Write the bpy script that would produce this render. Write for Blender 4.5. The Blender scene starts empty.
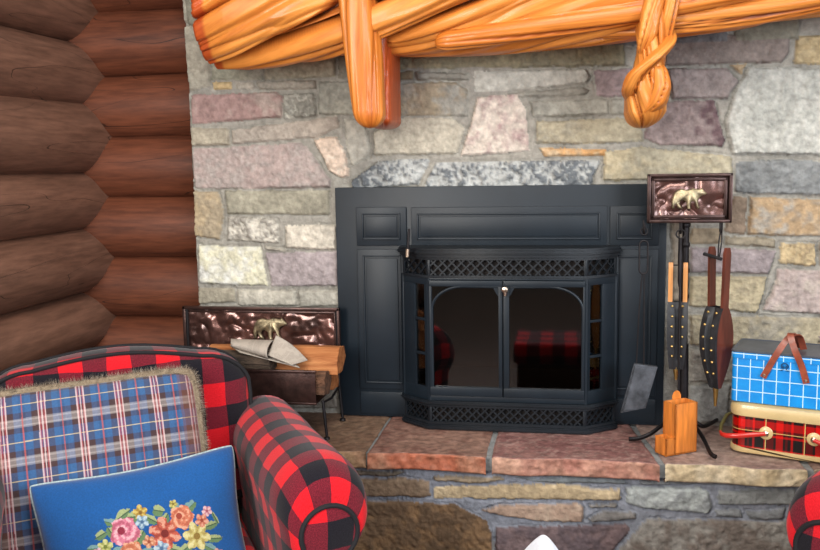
import bpy, bmesh, math, random
import numpy as np
from mathutils import Vector, Matrix, Euler
random.seed(7)
S = bpy.context.scene
COL = S.collection
PI = math.pi

# ------------------------------------------------------------------ camera
YAW, PITCH, ROLL, HC, DC, FP = .172, .128, -.017, .873, 2.93, 880.0
def cam_basis():
    cy, sy, cp, sp = math.cos(YAW), math.sin(YAW), math.cos(PITCH), math.sin(PITCH)
    f = Vector((-sy*cp, cy*cp, -sp)); r = Vector((cy, sy, 0)); u = r.cross(f)
    cr, sr = math.cos(ROLL), math.sin(ROLL)
    return cr*r+sr*u, -sr*r+cr*u, f
CR, CU, CF = cam_basis()
CP = Vector((0, -DC, HC))
def ray(px, py): return CF+(px-410)/FP*CR-(py-275)/FP*CU
def P(px, py, Y):                       # survey helper: where a sight line meets the plane y = Y
    d = ray(px, py); return CP+d*((Y-CP.y)/d.y)
def PZ(px, py, Z):
    d = ray(px, py); return CP+d*((Z-CP.z)/d.z)
cam = bpy.data.cameras.new('camera'); co = bpy.data.objects.new('camera', cam); COL.objects.link(co)
m = Matrix((CR, CU, -CF)).transposed().to_4x4(); m.translation = CP
co.matrix_world = m
cam.sensor_width = 36; cam.lens = 36*FP/820; cam.clip_start = .05
S.camera = co

# ------------------------------------------------------------------ noise
def _h(ix, iy, iz, seed):
    n = (ix*374761393+iy*668265263+iz*2147483647+seed*1274126177) & 0xffffffff
    n = ((n ^ (n >> 13))*1274126177) & 0xffffffff
    return ((n ^ (n >> 16)) & 0xffff)/32767.5-1
def vn(p, seed=0):
    p = np.asarray(p, float); i = np.floor(p).astype(np.int64); f = p-i; f = f*f*(3-2*f)
    r = 0
    for dx in (0, 1):
        for dy in (0, 1):
            for dz in (0, 1):
                w = (f[:, 0] if dx else 1-f[:, 0])*(f[:, 1] if dy else 1-f[:, 1])*(f[:, 2] if dz else 1-f[:, 2])
                r = r+w*_h(i[:, 0]+dx, i[:, 1]+dy, i[:, 2]+dz, seed)
    return r
def fbm(p, seed=0, o=4, g=.5):
    a, s, r = 1., 0., 0
    p = np.asarray(p, float)
    for k in range(o):
        r = r+a*vn(p*2**k+17.3*k, seed+k); s += a; a *= g
    return r/s

# ------------------------------------------------------------------ materials
def lin(c):
    return tuple(((v/255)/12.92 if v/255 <= .04045 else ((v/255+.055)/1.055)**2.4) for v in c)
def L4(c): return lin(c)+(1,)
MATS = {}
class N:
    def __init__(s, name):
        s.m = bpy.data.materials.new(name); s.m.use_nodes = True
        s.t = s.m.node_tree; s.b = s.t.nodes['Principled BSDF']; MATS[name] = s.m
    def n(s, ty, **k):
        x = s.t.nodes.new(ty)
        for a, v in k.items(): setattr(x, a, v)
        return x
    def l(s, a, b): s.t.links.new(a, b)
    def val(s, sock, v):
        if hasattr(v, 'is_output') or isinstance(v, bpy.types.NodeSocket): s.l(v, sock)
        else: sock.default_value = v
    def math(s, op, a, b=0.0, c=None):
        x = s.n('ShaderNodeMath', operation=op); s.val(x.inputs[0], a); s.val(x.inputs[1], b)
        if c is not None: s.val(x.inputs[2], c)
        return x.outputs[0]
    def mix(s, f, a, b, mode='MIX'):
        x = s.n('ShaderNodeMix', data_type='RGBA', blend_type=mode)
        s.val(x.inputs[0], f); s.val(x.inputs[6], a); s.val(x.inputs[7], b); return x.outputs[2]
    def noise(s, sc, det=4, vec=None, ro=.55, dist=0):
        x = s.n('ShaderNodeTexNoise'); x.inputs['Scale'].default_value = sc; x.inputs['Detail'].default_value = det
        x.inputs['Roughness'].default_value = ro; x.inputs['Distortion'].default_value = dist
        if vec is not None: s.l(vec, x.inputs['Vector'])
        return x.outputs['Fac']
    def obj(s, scale=(1, 1, 1)):
        t = s.n('ShaderNodeTexCoord'); mp = s.n('ShaderNodeMapping'); mp.inputs['Scale'].default_value = scale
        s.l(t.outputs['Object'], mp.inputs['Vector']); return mp.outputs['Vector']
    def ramp(s, f, stops, interp='LINEAR'):
        x = s.n('ShaderNodeValToRGB'); cr = x.color_ramp; cr.interpolation = interp
        while len(cr.elements) < len(stops): cr.elements.new(.5)
        for e, (p, c) in zip(cr.elements, stops): e.position = p; e.color = L4(c)
        s.l(f, x.inputs[0]); return x.outputs[0]
    def bump(s, h, st=.3, d=.01):
        x = s.n('ShaderNodeBump'); x.inputs['Strength'].default_value = st; x.inputs['Distance'].default_value = d
        s.l(h, x.inputs['Height']); s.l(x.outputs[0], s.b.inputs['Normal'])
    def set(s, color=None, rough=.5, metal=0, spec=.5, coat=0, sheen=0):
        if color is not None: s.val(s.b.inputs['Base Color'], color)
        s.val(s.b.inputs['Roughness'], rough); s.b.inputs['Metallic'].default_value = metal
        s.b.inputs['Specular IOR Level'].default_value = spec
        s.b.inputs['Coat Weight'].default_value = coat; s.b.inputs['Coat Roughness'].default_value = .12
        s.b.inputs['Sheen Weight'].default_value = sheen
        return s.m

def simple(name, c, rough=.5, metal=0, var=.12, sc=25, bump=.15, bd=.002, coat=0, spec=.5, sheen=0, stretch=(1, 1, 1)):
    a = N(name); v = a.obj(stretch); f = a.noise(sc, 5, v)
    c1 = tuple(max(0, x*(1-var)) for x in c); c2 = tuple(min(255, x*(1+var)) for x in c)
    col = a.ramp(f, [(.3, c1), (.7, c2)])
    if bump: a.bump(a.noise(sc*4, 5, v), bump, bd)
    return a.set(col, rough, metal, spec, coat, sheen)

def attr_mat(name, rough=.85, bsc=120, bst=.5, bd=.004, varamt=.16, coat=0, spec=.3, sheen=0, sc=45):
    a = N(name); at = a.n('ShaderNodeAttribute'); at.attribute_name = 'tint'
    v = a.obj(); f = a.noise(sc, 6, v)
    k = a.ramp(f, [(.25, (255*(1-varamt),)*3), (.75, (255,)*3)])
    col = a.mix(1.0, at.outputs['Color'], k, 'MULTIPLY')
    a.bump(a.noise(bsc, 6, v, .65), bst, bd)
    return a.set(col, rough, 0, spec, coat, sheen)

attr_mat('stone', rough=.85, bsc=70, bst=.9, bd=.007, varamt=.24)
attr_mat('slab_stone', rough=.55, bsc=60, bst=.5, bd=.005, varamt=.35)
attr_mat('needlework', rough=.95, bsc=600, bst=.4, bd=.001, varamt=.18, sheen=.3, sc=260)
attr_mat('woven_plaid', rough=.95, bsc=600, bst=.3, bd=.001, varamt=.12, sheen=.3, sc=200)
attr_mat('fur', rough=.9, bsc=300, bst=.2, bd=.001, varamt=.2, sc=60)

def wood_gold():
    a = N('golden_wood'); at = a.n('ShaderNodeAttribute'); at.attribute_name = 'tint'
    tc = a.n('ShaderNodeAttribute'); tc.attribute_name = 'grain'
    g = a.noise(1, 5, tc.outputs['Vector'], .6)
    k = a.ramp(g, [(.25, (205, 185, 165)), (.6, (255, 255, 255))])
    col = a.mix(1.0, at.outputs['Color'], k, 'MULTIPLY')
    a.bump(g, .15, .004)
    return a.set(col, .42, 0, .4, .12)
wood_gold()

def logs_mat(name, c1, c2, stretch, crackaxis):
    a = N(name); v = a.obj(stretch); f = a.noise(3, 6, v, .6, .4)
    col = a.ramp(f, [(.3, c1), (.7, c2)])
    g = a.noise(14, 4, v, .6)
    col = a.mix(.35, col, a.ramp(g, [(.35, tuple(x*.5 for x in c1)), (.65, c2)]))
    cr = a.noise(1.6, 2, v, .4, .2)
    line = a.math('ABSOLUTE', a.math('SUBTRACT', cr, .5))
    ln = a.math('LESS_THAN', line, .0016)
    col = a.mix(a.math('MULTIPLY', ln, .75), col, L4((25, 14, 10)))
    h = a.math('SUBTRACT', a.math('MULTIPLY', g, .3), ln)
    a.bump(h, .4, .006)
    return a.set(col, .5, 0, .4)
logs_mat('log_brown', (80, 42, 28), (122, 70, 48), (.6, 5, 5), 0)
logs_mat('log_brown_hazed', (98, 68, 54), (136, 98, 80), (5, .6, 5), 1)  # window haze painted in: lighter, greyer copy of the back logs' brown

def buffalo():
    a = N('buffalo_check'); uv = a.n('ShaderNodeUVMap'); sp = a.n('ShaderNodeSeparateXYZ'); a.l(uv.outputs[0], sp.inputs[0])
    nz = a.n('ShaderNodeTexNoise'); nz.inputs['Scale'].default_value = 5; a.l(uv.outputs[0], nz.inputs['Vector'])
    w = a.math('MULTIPLY', a.math('SUBTRACT', nz.outputs['Fac'], .5), .03)
    def st(o, off):
        x = a.math('ADD', a.math('ADD', o, w), off); x = a.math('FRACT', a.math('MULTIPLY', x, 1/.128))
        return a.math('GREATER_THAN', x, .5)
    s = a.math('MULTIPLY', a.math('ADD', st(sp.outputs[0], 20), st(sp.outputs[1], 20)), .5)
    f = a.noise(300, 3, uv.outputs[0])
    red = a.ramp(f, [(.3, (186, 14, 24)), (.7, (214, 30, 42))])
    mar = a.ramp(f, [(.3, (74, 14, 26)), (.7, (122, 32, 46))])
    blk = a.ramp(f, [(.3, (14, 12, 18)), (.7, (30, 28, 36))])
    c = a.mix(a.math('GREATER_THAN', s, .25), red, mar); c = a.mix(a.math('GREATER_THAN', s, .75), c, blk)
    a.bump(f, .3, .001)
    return a.set(c, .95, 0, .15, 0, .15)
buffalo()

def tartan():
    a = N('tartan_tin'); uv = a.n('ShaderNodeUVMap'); sp = a.n('ShaderNodeSeparateXYZ'); a.l(uv.outputs[0], sp.inputs[0])
    R, B, D, T = (205, 24, 22), (12, 8, 10), (110, 14, 16), (205, 185, 130)
    def band(o, p, off, stops):
        x = a.math('FRACT', a.math('MULTIPLY', a.math('ADD', o, off), 1/p)); return a.ramp(x, stops, 'CONSTANT')
    su = [(0, D), (.10, B), (.16, R), (.34, B), (.40, D), (.46, B), (.54, R), (.60, B), (.84, R), (.88, B), (.92, D)]
    sv = [(0, R), (.12, B), (.2, D), (.3, B), (.36, R), (.42, B), (.72, R), (.78, B), (.82, D), (.92, R)]
    c = a.mix(.5, band(sp.outputs[0], .105, 10.0, su), band(sp.outputs[1], .115, 10.03, sv))
    x = a.math('FRACT', a.math('MULTIPLY', a.math('ADD', sp.outputs[0], 10.013), 1/.105))
    ln = a.math('LESS_THAN', x, .028)
    y = a.math('FRACT', a.math('MULTIPLY', a.math('ADD', sp.outputs[1], 10.0), 1/.115))
    l2 = a.math('LESS_THAN', a.math('ABSOLUTE', a.math('SUBTRACT', y, .58)), .011)
    ln = a.math('MAXIMUM', ln, l2)
    c = a.mix(a.math('MULTIPLY', ln, .8), c, L4(T))
    hs = a.n('ShaderNodeHueSaturation'); hs.inputs['Saturation'].default_value = 1.15; hs.inputs['Value'].default_value = 1.0; a.l(c, hs.inputs['Color'])
    return a.set(hs.outputs[0], .3, 0, .5, .4)
tartan()
def bluegrid():
    a = N('blue_grid_tin'); uv = a.n('ShaderNodeUVMap'); sp = a.n('ShaderNodeSeparateXYZ'); a.l(uv.outputs[0], sp.inputs[0])
    def ln(o, p, off, w):
        x = a.math('FRACT', a.math('MULTIPLY', a.math('ADD', o, off), 1/p)); return a.math('LESS_THAN', x, w)
    m_ = a.math('MAXIMUM', ln(sp.outputs[0], .036, 10.012, .07), ln(sp.outputs[1], .037, 10.03, .07))
    f = a.noise(30, 4, a.obj())
    base = a.ramp(f, [(.3, (8, 126, 204)), (.7, (14, 144, 220))])
    c = a.mix(a.math('MULTIPLY', m_, .85), base, L4((205, 232, 245)))
    return a.set(c, .35, 0, .5, .3)
bluegrid()
def glass():
    a = N('smoked_glass'); t = a.t
    tr = a.n('ShaderNodeBsdfTransparent'); tr.inputs[0].default_value = (.5, .47, .44, 1)
    gl = a.n('ShaderNodeBsdfGlossy'); gl.inputs['Roughness'].default_value = .035; gl.inputs[0].default_value = (1, 1, 1, 1)
    fr = a.n('ShaderNodeFresnel'); fr.inputs[0].default_value = 1.75
    mx = a.n('ShaderNodeMixShader'); a.l(fr.outputs[0], mx.inputs[0]); a.l(tr.outputs[0], mx.inputs[1]); a.l(gl.outputs[0], mx.inputs[2])
    a.l(mx.outputs[0], t.nodes['Material Output'].inputs['Surface'])
glass()
simple('stove_black', (22, 31, 39), .42, .0, .1, 8, .1, .001, spec=.33)
simple('stove_cast', (19, 25, 31), .42, .0, .15, 40, .25, .001, spec=.4)
simple('firebox_dark', (26, 21, 19), .9, 0, .4, 12)
simple('firebox_brick', (70, 52, 38), .9, 0, .6, 5, .4, .004)
simple('brass', (222, 186, 112), .35, 1, .1, 30, .05)
simple('pewter_knob', (205, 185, 165), .28, 1, .1, 30, .05)
simple('bear_brass', (146, 134, 108), .45, .8, .35, 60, .5, .002)
simple('hammered_brown', (94, 66, 60), .26, .7, .3, 14, .08, .002, coat=.5)
simple('bronze_frame', (62, 44, 40), .32, .6, .25, 30, .25, .002)
simple('iron_black', (34, 31, 33), .5, .6, .2, 50, .3, .001)
simple('pan_grey', (84, 87, 92), .48, .6, .3, 22, .3, .002)
simple('box_wood', (206, 122, 50), .42, 0, .16, 10, .1, .001, coat=.3, stretch=(6, 6, .7))
simple('slat_wood', (205, 140, 78), .45, 0, .12, 10, .1, .001, coat=.2, stretch=(6, 6, .7))
simple('walnut_wood', (92, 46, 34), .32, 0, .25, 8, .1, .001, coat=.5, stretch=(5, 5, .8))
simple('black_leather', (36, 37, 40), .5, 0, .2, 60, .4, .001)
simple('brown_leather', (132, 62, 40), .4, 0, .2, 30, .25, .001, coat=.2)
simple('cream_enamel', (206, 180, 128), .32, 0, .06, 8, .05, coat=.3)
simple('lid_grey', (96, 104, 116), .35, .5, .12, 15, .1)
simple('red_enamel', (192, 38, 30), .28, 0, .08, 10, .05, coat=.4)
simple('brass_wire', (150, 145, 95), .35, .9, .1, 10, .05)
simple('piping_black', (16, 15, 20), .85, 0, .2, 100, .3, .001)
simple('piping_pale', (150, 168, 170), .9, 0, .15, 150, .4, .001)
simple('white_cloth', (222, 226, 235), .9, 0, .03, 100, .2, .001)
simple('dark_feet', (40, 24, 18), .4)
simple('mortar_mat', (128, 130, 130), .95, 0, .12, 40, .5, .003)
simple('marker_ink', (24, 62, 100), .4, 0, 0, 10, 0)
def newsprint():
    a = N('newsprint'); uv = a.n('ShaderNodeUVMap'); sp = a.n('ShaderNodeSeparateXYZ'); a.l(uv.outputs[0], sp.inputs[0])
    row = a.math('LESS_THAN', a.math('FRACT', a.math('MULTIPLY', sp.outputs[1], 260)), .5)
    f = a.noise(900, 2, uv.outputs[0]); col_ = a.math('GREATER_THAN', a.math('FRACT', a.math('MULTIPLY', sp.outputs[0], 17)), .08)
    blk = a.math('GREATER_THAN', a.noise(16, 2, uv.outputs[0]), .46)
    k = a.math('MULTIPLY', a.math('MULTIPLY', a.math('MULTIPLY', row, col_), a.math('GREATER_THAN', f, .45)), blk)
    c = a.mix(a.math('MULTIPLY', k, .38), L4((174, 164, 152)), L4((70, 66, 66)))
    a.bump(a.noise(20, 3, uv.outputs[0]), .2, .004)
    return a.set(c, .9, 0, .2)
newsprint()
def firewood():
    a = N('split_wood'); v = a.obj((.7, 7, 7)); f = a.noise(6, 6, v, .65, .5)
    c = a.ramp(f, [(.25, (84, 44, 24)), (.45, (160, 98, 56)), (.7, (196, 134, 84))])
    a.bump(f, .7, .01); return a.set(c, .75, 0, .3)
firewood()
simple('bark', (70, 58, 48), .95, 0, .5, 14, .9, .012, stretch=(1, 4, 4))
simple('bark_brown', (84, 58, 42), .9, 0, .4, 14, .8, .01, stretch=(1, 4, 4))
def floorm():
    a = N('floor_planks'); br = a.n('ShaderNodeTexBrick'); a.l(a.obj(), br.inputs['Vector'])
    br.inputs['Scale'].default_value = 1; br.inputs['Brick Width'].default_value = 1.4; br.inputs['Row Height'].default_value = .11
    br.inputs['Mortar Size'].default_value = .002
    br.inputs['Color1'].default_value = L4((84, 54, 36)); br.inputs['Color2'].default_value = L4((66, 42, 28)); br.inputs['Mortar'].default_value = L4((30, 18, 12))
    return a.set(br.outputs['Color'], .4)
floorm()

# ------------------------------------------------------------------ geometry helpers
class Geo:
    def __init__(s): s.v = []; s.f = []; s.uv = []; s.hasuv = False
    def add(s, vs, fs, uv=None):
        o = len(s.v); s.v += [tuple(x) for x in vs]; s.f += [tuple(i+o for i in f) for f in fs]
        if uv is None: s.uv += [(v[0], v[2] if len(v) > 2 else 0) for v in vs]
        else: s.uv += list(uv); s.hasuv = True
        return s
    def bm(s, b, M=None):
        b.verts.index_update()
        vs = [(M@v.co if M else v.co)[:] for v in b.verts]
        return s.add(vs, [[v.index for v in f.verts] for f in b.faces])
    def box(s, x0, x1, y0, y1, z0, z1, bev=.002, M=None, seg=2):
        b = bmesh.new(); bmesh.ops.create_cube(b, size=1)
        for v in b.verts: v.co = Vector(((x0+x1)/2+v.co.x*(x1-x0), (y0+y1)/2+v.co.y*(y1-y0), (z0+z1)/2+v.co.z*(z1-z0)))
        if bev: bmesh.ops.bevel(b, geom=b.edges[:], offset=min(bev, .45*min(x1-x0, y1-y0, z1-z0)), segments=seg, affect='EDGES', profile=.6)
        s.bm(b, M); b.free(); return s
    def sheet(s, rows, uv=None, flip=False):
        n = len(rows[0]); vs = [p for r in rows for p in r]; fs = []
        for i in range(len(rows)-1):
            for j in range(n-1):
                a = i*n+j; q = (a, a+1, a+n+1, a+n); fs.append(q[::-1] if flip else q)
        return s.add(vs, fs, [p for r in uv for p in r] if uv else None)
    def tube(s, pts, r, seg=10, closed=False, caps=True, flat=1.0, up=None):
        pts = [Vector(p) for p in pts]; n = len(pts); R = r if hasattr(r, '__len__') else [r]*n
        vs = []; fs = []; nrm = None
        for i in range(n):
            if closed: t = (pts[(i+1) % n]-pts[i-1])
            else: t = pts[min(i+1, n-1)]-pts[max(i-1, 0)]
            t.normalize()
            if nrm is None:
                nrm = (Vector(up) if up else (Vector((0, 0, 1)) if abs(t.z) < .9 else Vector((1, 0, 0))))
            nrm = (nrm-t*nrm.dot(t)).normalized(); bn = t.cross(nrm)
            for k in range(seg):
                a = 2*PI*k/seg; vs.append(pts[i]+R[i]*(math.cos(a)*nrm+flat*math.sin(a)*bn))
        for i in range(n if closed else n-1):
            for k in range(seg):
                a = i*seg+k; b = i*seg+(k+1) % seg; c = ((i+1) % n)*seg+(k+1) % seg; d = ((i+1) % n)*seg+k
                fs.append((a, b, c, d))
        if caps and not closed:
            fs.append(tuple(range(seg))[::-1]); fs.append(tuple((n-1)*seg+k for k in range(seg)))
        return s.add(vs, fs)
    def lathe(s, prof, seg=20, M=None):
        vs = []; fs = []; n = len(prof)
        for (r, z) in prof:
            for k in range(seg): a = 2*PI*k/seg; vs.append(Vector((r*math.cos(a), r*math.sin(a), z)))
        for i in range(n-1):
            for k in range(seg): fs.append((i*seg+k, i*seg+(k+1) % seg, (i+1)*seg+(k+1) % seg, (i+1)*seg+k))
        fs.append(tuple(range(seg))[::-1]); fs.append(tuple((n-1)*seg+k for k in range(seg)))
        if M: vs = [M@v for v in vs]
        return s.add(vs, fs)
    def prism(s, poly, t, fn, bev=.002):       # poly in 2D, extruded t; fn(a, b, depth) -> 3D
        b = bmesh.new(); vs = [b.verts.new((p[0], p[1], 0)) for p in poly]; f = b.faces.new(vs)
        r = bmesh.ops.extrude_face_region(b, geom=[f]); top = [e for e in r['geom'] if isinstance(e, bmesh.types.BMVert)]
        for v in top: v.co.z = t
        bmesh.ops.recalc_face_normals(b, faces=b.faces[:])
        if bev: bmesh.ops.bevel(b, geom=[e for e in b.edges if abs(e.verts[0].co.z-e.verts[1].co.z) < 1e-6], offset=bev, segments=2, affect='EDGES')
        for v in b.verts: v.co = Vector(fn(*v.co))
        bmesh.ops.recalc_face_normals(b, faces=b.faces[:])
        s.bm(b); b.free(); return s
    def strip(s, pts, w, t, wdir):             # flat strap following pts; wdir = width direction(s)
        n = len(pts); rows = [[] for _ in range(5)]
        pts = [Vector(p) for p in pts]
        for i in range(n):
            tg = (pts[min(i+1, n-1)]-pts[max(i-1, 0)]).normalized(); wd = Vector(wdir[i] if hasattr(wdir[0], '__len__') else wdir)
            wd = (wd-tg*wd.dot(tg)).normalized(); nn = tg.cross(wd)
            for k, (a, b) in enumerate(((-1, -1), (1, -1), (1, 1), (-1, 1), (-1, -1))):
                rows[k].append(pts[i]+wd*a*w/2+nn*b*t/2)
        s.sheet(rows)
        o = len(s.v)-5*n
        s.f.append((o, o+n, o+2*n, o+3*n)); s.f.append((o+n-1, o+4*n-1, o+3*n-1, o+2*n-1)); return s
    def move(s, d): s.v = [(v[0]+d[0], v[1]+d[1], v[2]+d[2]) for v in s.v]; return s

def link(name, me, parent=None, loc=(0, 0, 0)):
    o = bpy.data.objects.new(name, me); COL.objects.link(o); o.location = loc
    if parent: o.parent = parent
    return o
def build(name, g, mat, parent=None, smooth=40, world=False, label=None, fixn=True):
    if world and parent:
        p = parent
        d = Vector((0, 0, 0))
        while p: d = d+p.location; p = p.parent
        g.move(-d)
    me = bpy.data.meshes.new(name); me.from_pydata(g.v, [], g.f); me.update()
    if fixn:
        b = bmesh.new(); b.from_mesh(me); bmesh.ops.recalc_face_normals(b, faces=b.faces[:]); b.to_mesh(me); b.free()
    uvl = me.uv_layers.new(name='UVMap')
    idx = np.empty(len(me.loops), np.int32); me.loops.foreach_get('vertex_index', idx)
    uvl.data.foreach_set('uv', np.array(g.uv, np.float32)[idx].ravel())
    me.materials.append(MATS[mat])
    if smooth:
        me.shade_smooth(); me.set_sharp_from_angle(angle=math.radians(smooth))
    o = link(name, me, parent)
    if label: o['label'] = label
    return o
def grid_obj(name, V, mat, col=None, grain=None, parent=None, closed=False):   # V: (rows, cols, 3)
    r, c, _ = V.shape; i = np.arange(r*c).reshape(r, c)
    if closed: q = np.stack([i[:-1], i[1:], np.roll(i, -1, 1)[1:], np.roll(i, -1, 1)[:-1]], -1).reshape(-1, 4)
    else: q = np.stack([i[:-1, :-1], i[1:, :-1], i[1:, 1:], i[:-1, 1:]], -1).reshape(-1, 4)
    me = bpy.data.meshes.new(name); me.vertices.add(r*c); me.vertices.foreach_set('co', V.astype(np.float32).ravel())
    me.loops.add(q.size); me.loops.foreach_set('vertex_index', q.astype(np.int32).ravel())
    me.polygons.add(len(q)); me.polygons.foreach_set('loop_start', np.arange(0, q.size, 4, dtype=np.int32))
    me.update(calc_edges=True); me.validate(); me.shade_smooth()
    if col is not None:
        a = me.color_attributes.new('tint', 'FLOAT_COLOR', 'POINT'); cc = np.ones((r*c, 4), np.float32); cc[:, :3] = col.reshape(-1, 3); a.data.foreach_set('color', cc.ravel())
    if grain is not None:
        a = me.attributes.new('grain', 'FLOAT_VECTOR', 'POINT'); a.data.foreach_set('vector', grain.astype(np.float32).ravel())
    me.materials.append(MATS[mat])
    return link(name, me, parent)
def tag(o, label, cat, group=None):
    o['label'] = label; o['category'] = cat
    if group: o['group'] = group
    return o
def thing(name, label, cat, loc=(0, 0, 0), rz=0, group=None):
    o = bpy.data.objects.new(name, None); COL.objects.link(o); o.location = loc; o.rotation_euler = (0, 0, rz)
    o.empty_display_size = .05
    return tag(o, label, cat, group)
def struct(o): o['kind'] = 'structure'; return o
def nlin(c): return np.array(lin(c))

# ------------------------------------------------------------------ stone fields
def stone_field(name, x0, x1, z0, z1, step, stones, fills, mortar, parent=None, seed=3, ybase=0.0, left_return=None, right_return=None):
    nx = int((x1-x0)/step)+1; nz = int((z1-z0)/step)+1
    X, Z = np.meshgrid(np.linspace(x0, x1, nx), np.linspace(z0, z1, nz))
    pts = np.stack([X.ravel(), np.zeros(X.size), Z.ravel()], 1)
    wx = X.ravel()+.004*fbm(pts*28, seed, 3)+.0016*vn(pts*160, seed+4); wz = Z.ravel()+.004*fbm(pts*28, seed+9, 3)+.0016*vn(pts*160, seed+5)
    H = np.zeros(X.size); Gv = np.zeros(X.size); n1 = fbm(pts*14, seed+20, 4); n2 = fbm(pts*55, seed+30, 4); n3 = fbm(pts*130, seed+40, 3); n4 = fbm(pts*6, seed+50, 3)
    C = np.tile(nlin(mortar), (X.size, 1))*(1+.18*n2[:, None])
    H += .0015*n2+.001*n3
    rng = random.Random(seed)
    allst = list(stones)
    for (fx0, fx1, fz0, fz1) in fills:
        z = fz0
        while z < fz1:
            h = rng.uniform(.07, .16); x = fx0
            while x < fx1:
                w = rng.uniform(.14, .38); c = rng.choice([(150, 147, 132), (165, 150, 135), (150, 130, 132), (170, 165, 152), (138, 140, 142)])
                a = x+.008; b = min(x+w, fx1)-.008; lo = z+.006; hi = min(z+h, fz1)-.006
                if b-a > .03 and hi-lo > .02: allst.append(([(a, hi), (b, hi+rng.uniform(-.01, .0)), (b, lo), (a+rng.uniform(0, .02), lo)], c, None, 1))
                x += w
            z += h
    for (poly, ca, cb, rough) in allst:
        p = np.array(poly); off = rng.uniform(.007, .014); tiltx, tiltz = rng.uniform(-.03, .03), rng.uniform(-.03, .03)
        m_ = (wx > p[:, 0].min()-.01) & (wx < p[:, 0].max()+.01) & (wz > p[:, 1].min()-.01) & (wz < p[:, 1].max()+.01)
        ix = np.nonzero(m_)[0]
        if not len(ix): continue
        qx, qz = wx[ix], wz[ix]; d = np.full(len(ix), 9.); ins = np.zeros(len(ix), bool)
        for k in range(len(p)):
            ax, az = p[k]; bx_, bz = p[(k+1) % len(p)]; ex, ez = bx_-ax, bz-az
            t = np.clip(((qx-ax)*ex+(qz-az)*ez)/(ex*ex+ez*ez+1e-12), 0, 1)
            d = np.minimum(d, np.hypot(qx-ax-t*ex, qz-az-t*ez))
            c_ = ((az > qz) != (bz > qz)) & (qx < (bx_-ax)*(qz-az)/((bz-az) if abs(bz-az) > 1e-9 else 1e-9)+ax)
            ins ^= c_
        o_ = ix[~ins & (d < .0052)]; Gv[o_] = np.maximum(Gv[o_], .007*np.clip(.55+1.6*n1[o_]+.6*n2[o_], 0, 1)+.002)
        ix = ix[ins]; d = d[ins]
        e = np.clip(d/.0075, 0, 1); prof = 1-(1-e)**2.2
        cx, cz = p.mean(0)
        h = off*prof*(1+0*e)+prof*1.4*(tiltx*(wx[ix]-cx)+tiltz*(wz[ix]-cz))+prof*rough*(.0038*n1[ix]+.0034*n2[ix]+.0028*n3[ix])
        if rough > 2: h += prof*.003*np.abs(n2[ix])*rough/2
        H[ix] = np.maximum(H[ix], h)
        a = nlin(ca); b = nlin(cb) if cb else a*rng.uniform(.72, .9)
        f = np.clip(.5+1.5*n1[ix]+.9*n2[ix]+(1.2*n3[ix] if rough > 2 else .5*n3[ix]), 0, 1)[:, None]
        if cb: f = np.clip(.5+2.0*n4[ix]+1.2*n2[ix]+(1.8*n3[ix] if rough > 2 else 0), 0, 1)[:, None]
        C[ix] = (a*(1-f)+b*f)*(1+.22*n3[ix][:, None])
    H = np.where(H < .003, H-Gv, H)
    V = np.stack([X.ravel(), ybase-H, Z.ravel()], 1).reshape(nz, nx, 3)
    C = np.clip(C, 0, 1).reshape(nz, nx, 3)
    if left_return:
        nz_ = fbm(np.stack([np.zeros(nz), np.zeros(nz), V[:, 0, 2]*16], 1), 77, 3)
        V[:, 0, 0] += .006*nz_; V[:, 0, 1] += .012
        ret = []; rc = []
        for yy in (left_return, left_return*.6, left_return*.3, .03):
            q = V[:, 0].copy(); q[:, 1] = yy; q[:, 0] += .004*nz_*(yy/left_return); ret.append(q); rc.append(C[:, 3])
        V = np.concatenate([np.stack(ret, 1), V], 1); C = np.concatenate([np.stack(rc, 1), C], 1)
    return grid_obj(name, V[::-1], 'stone', C[::-1], parent=parent)

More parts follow.
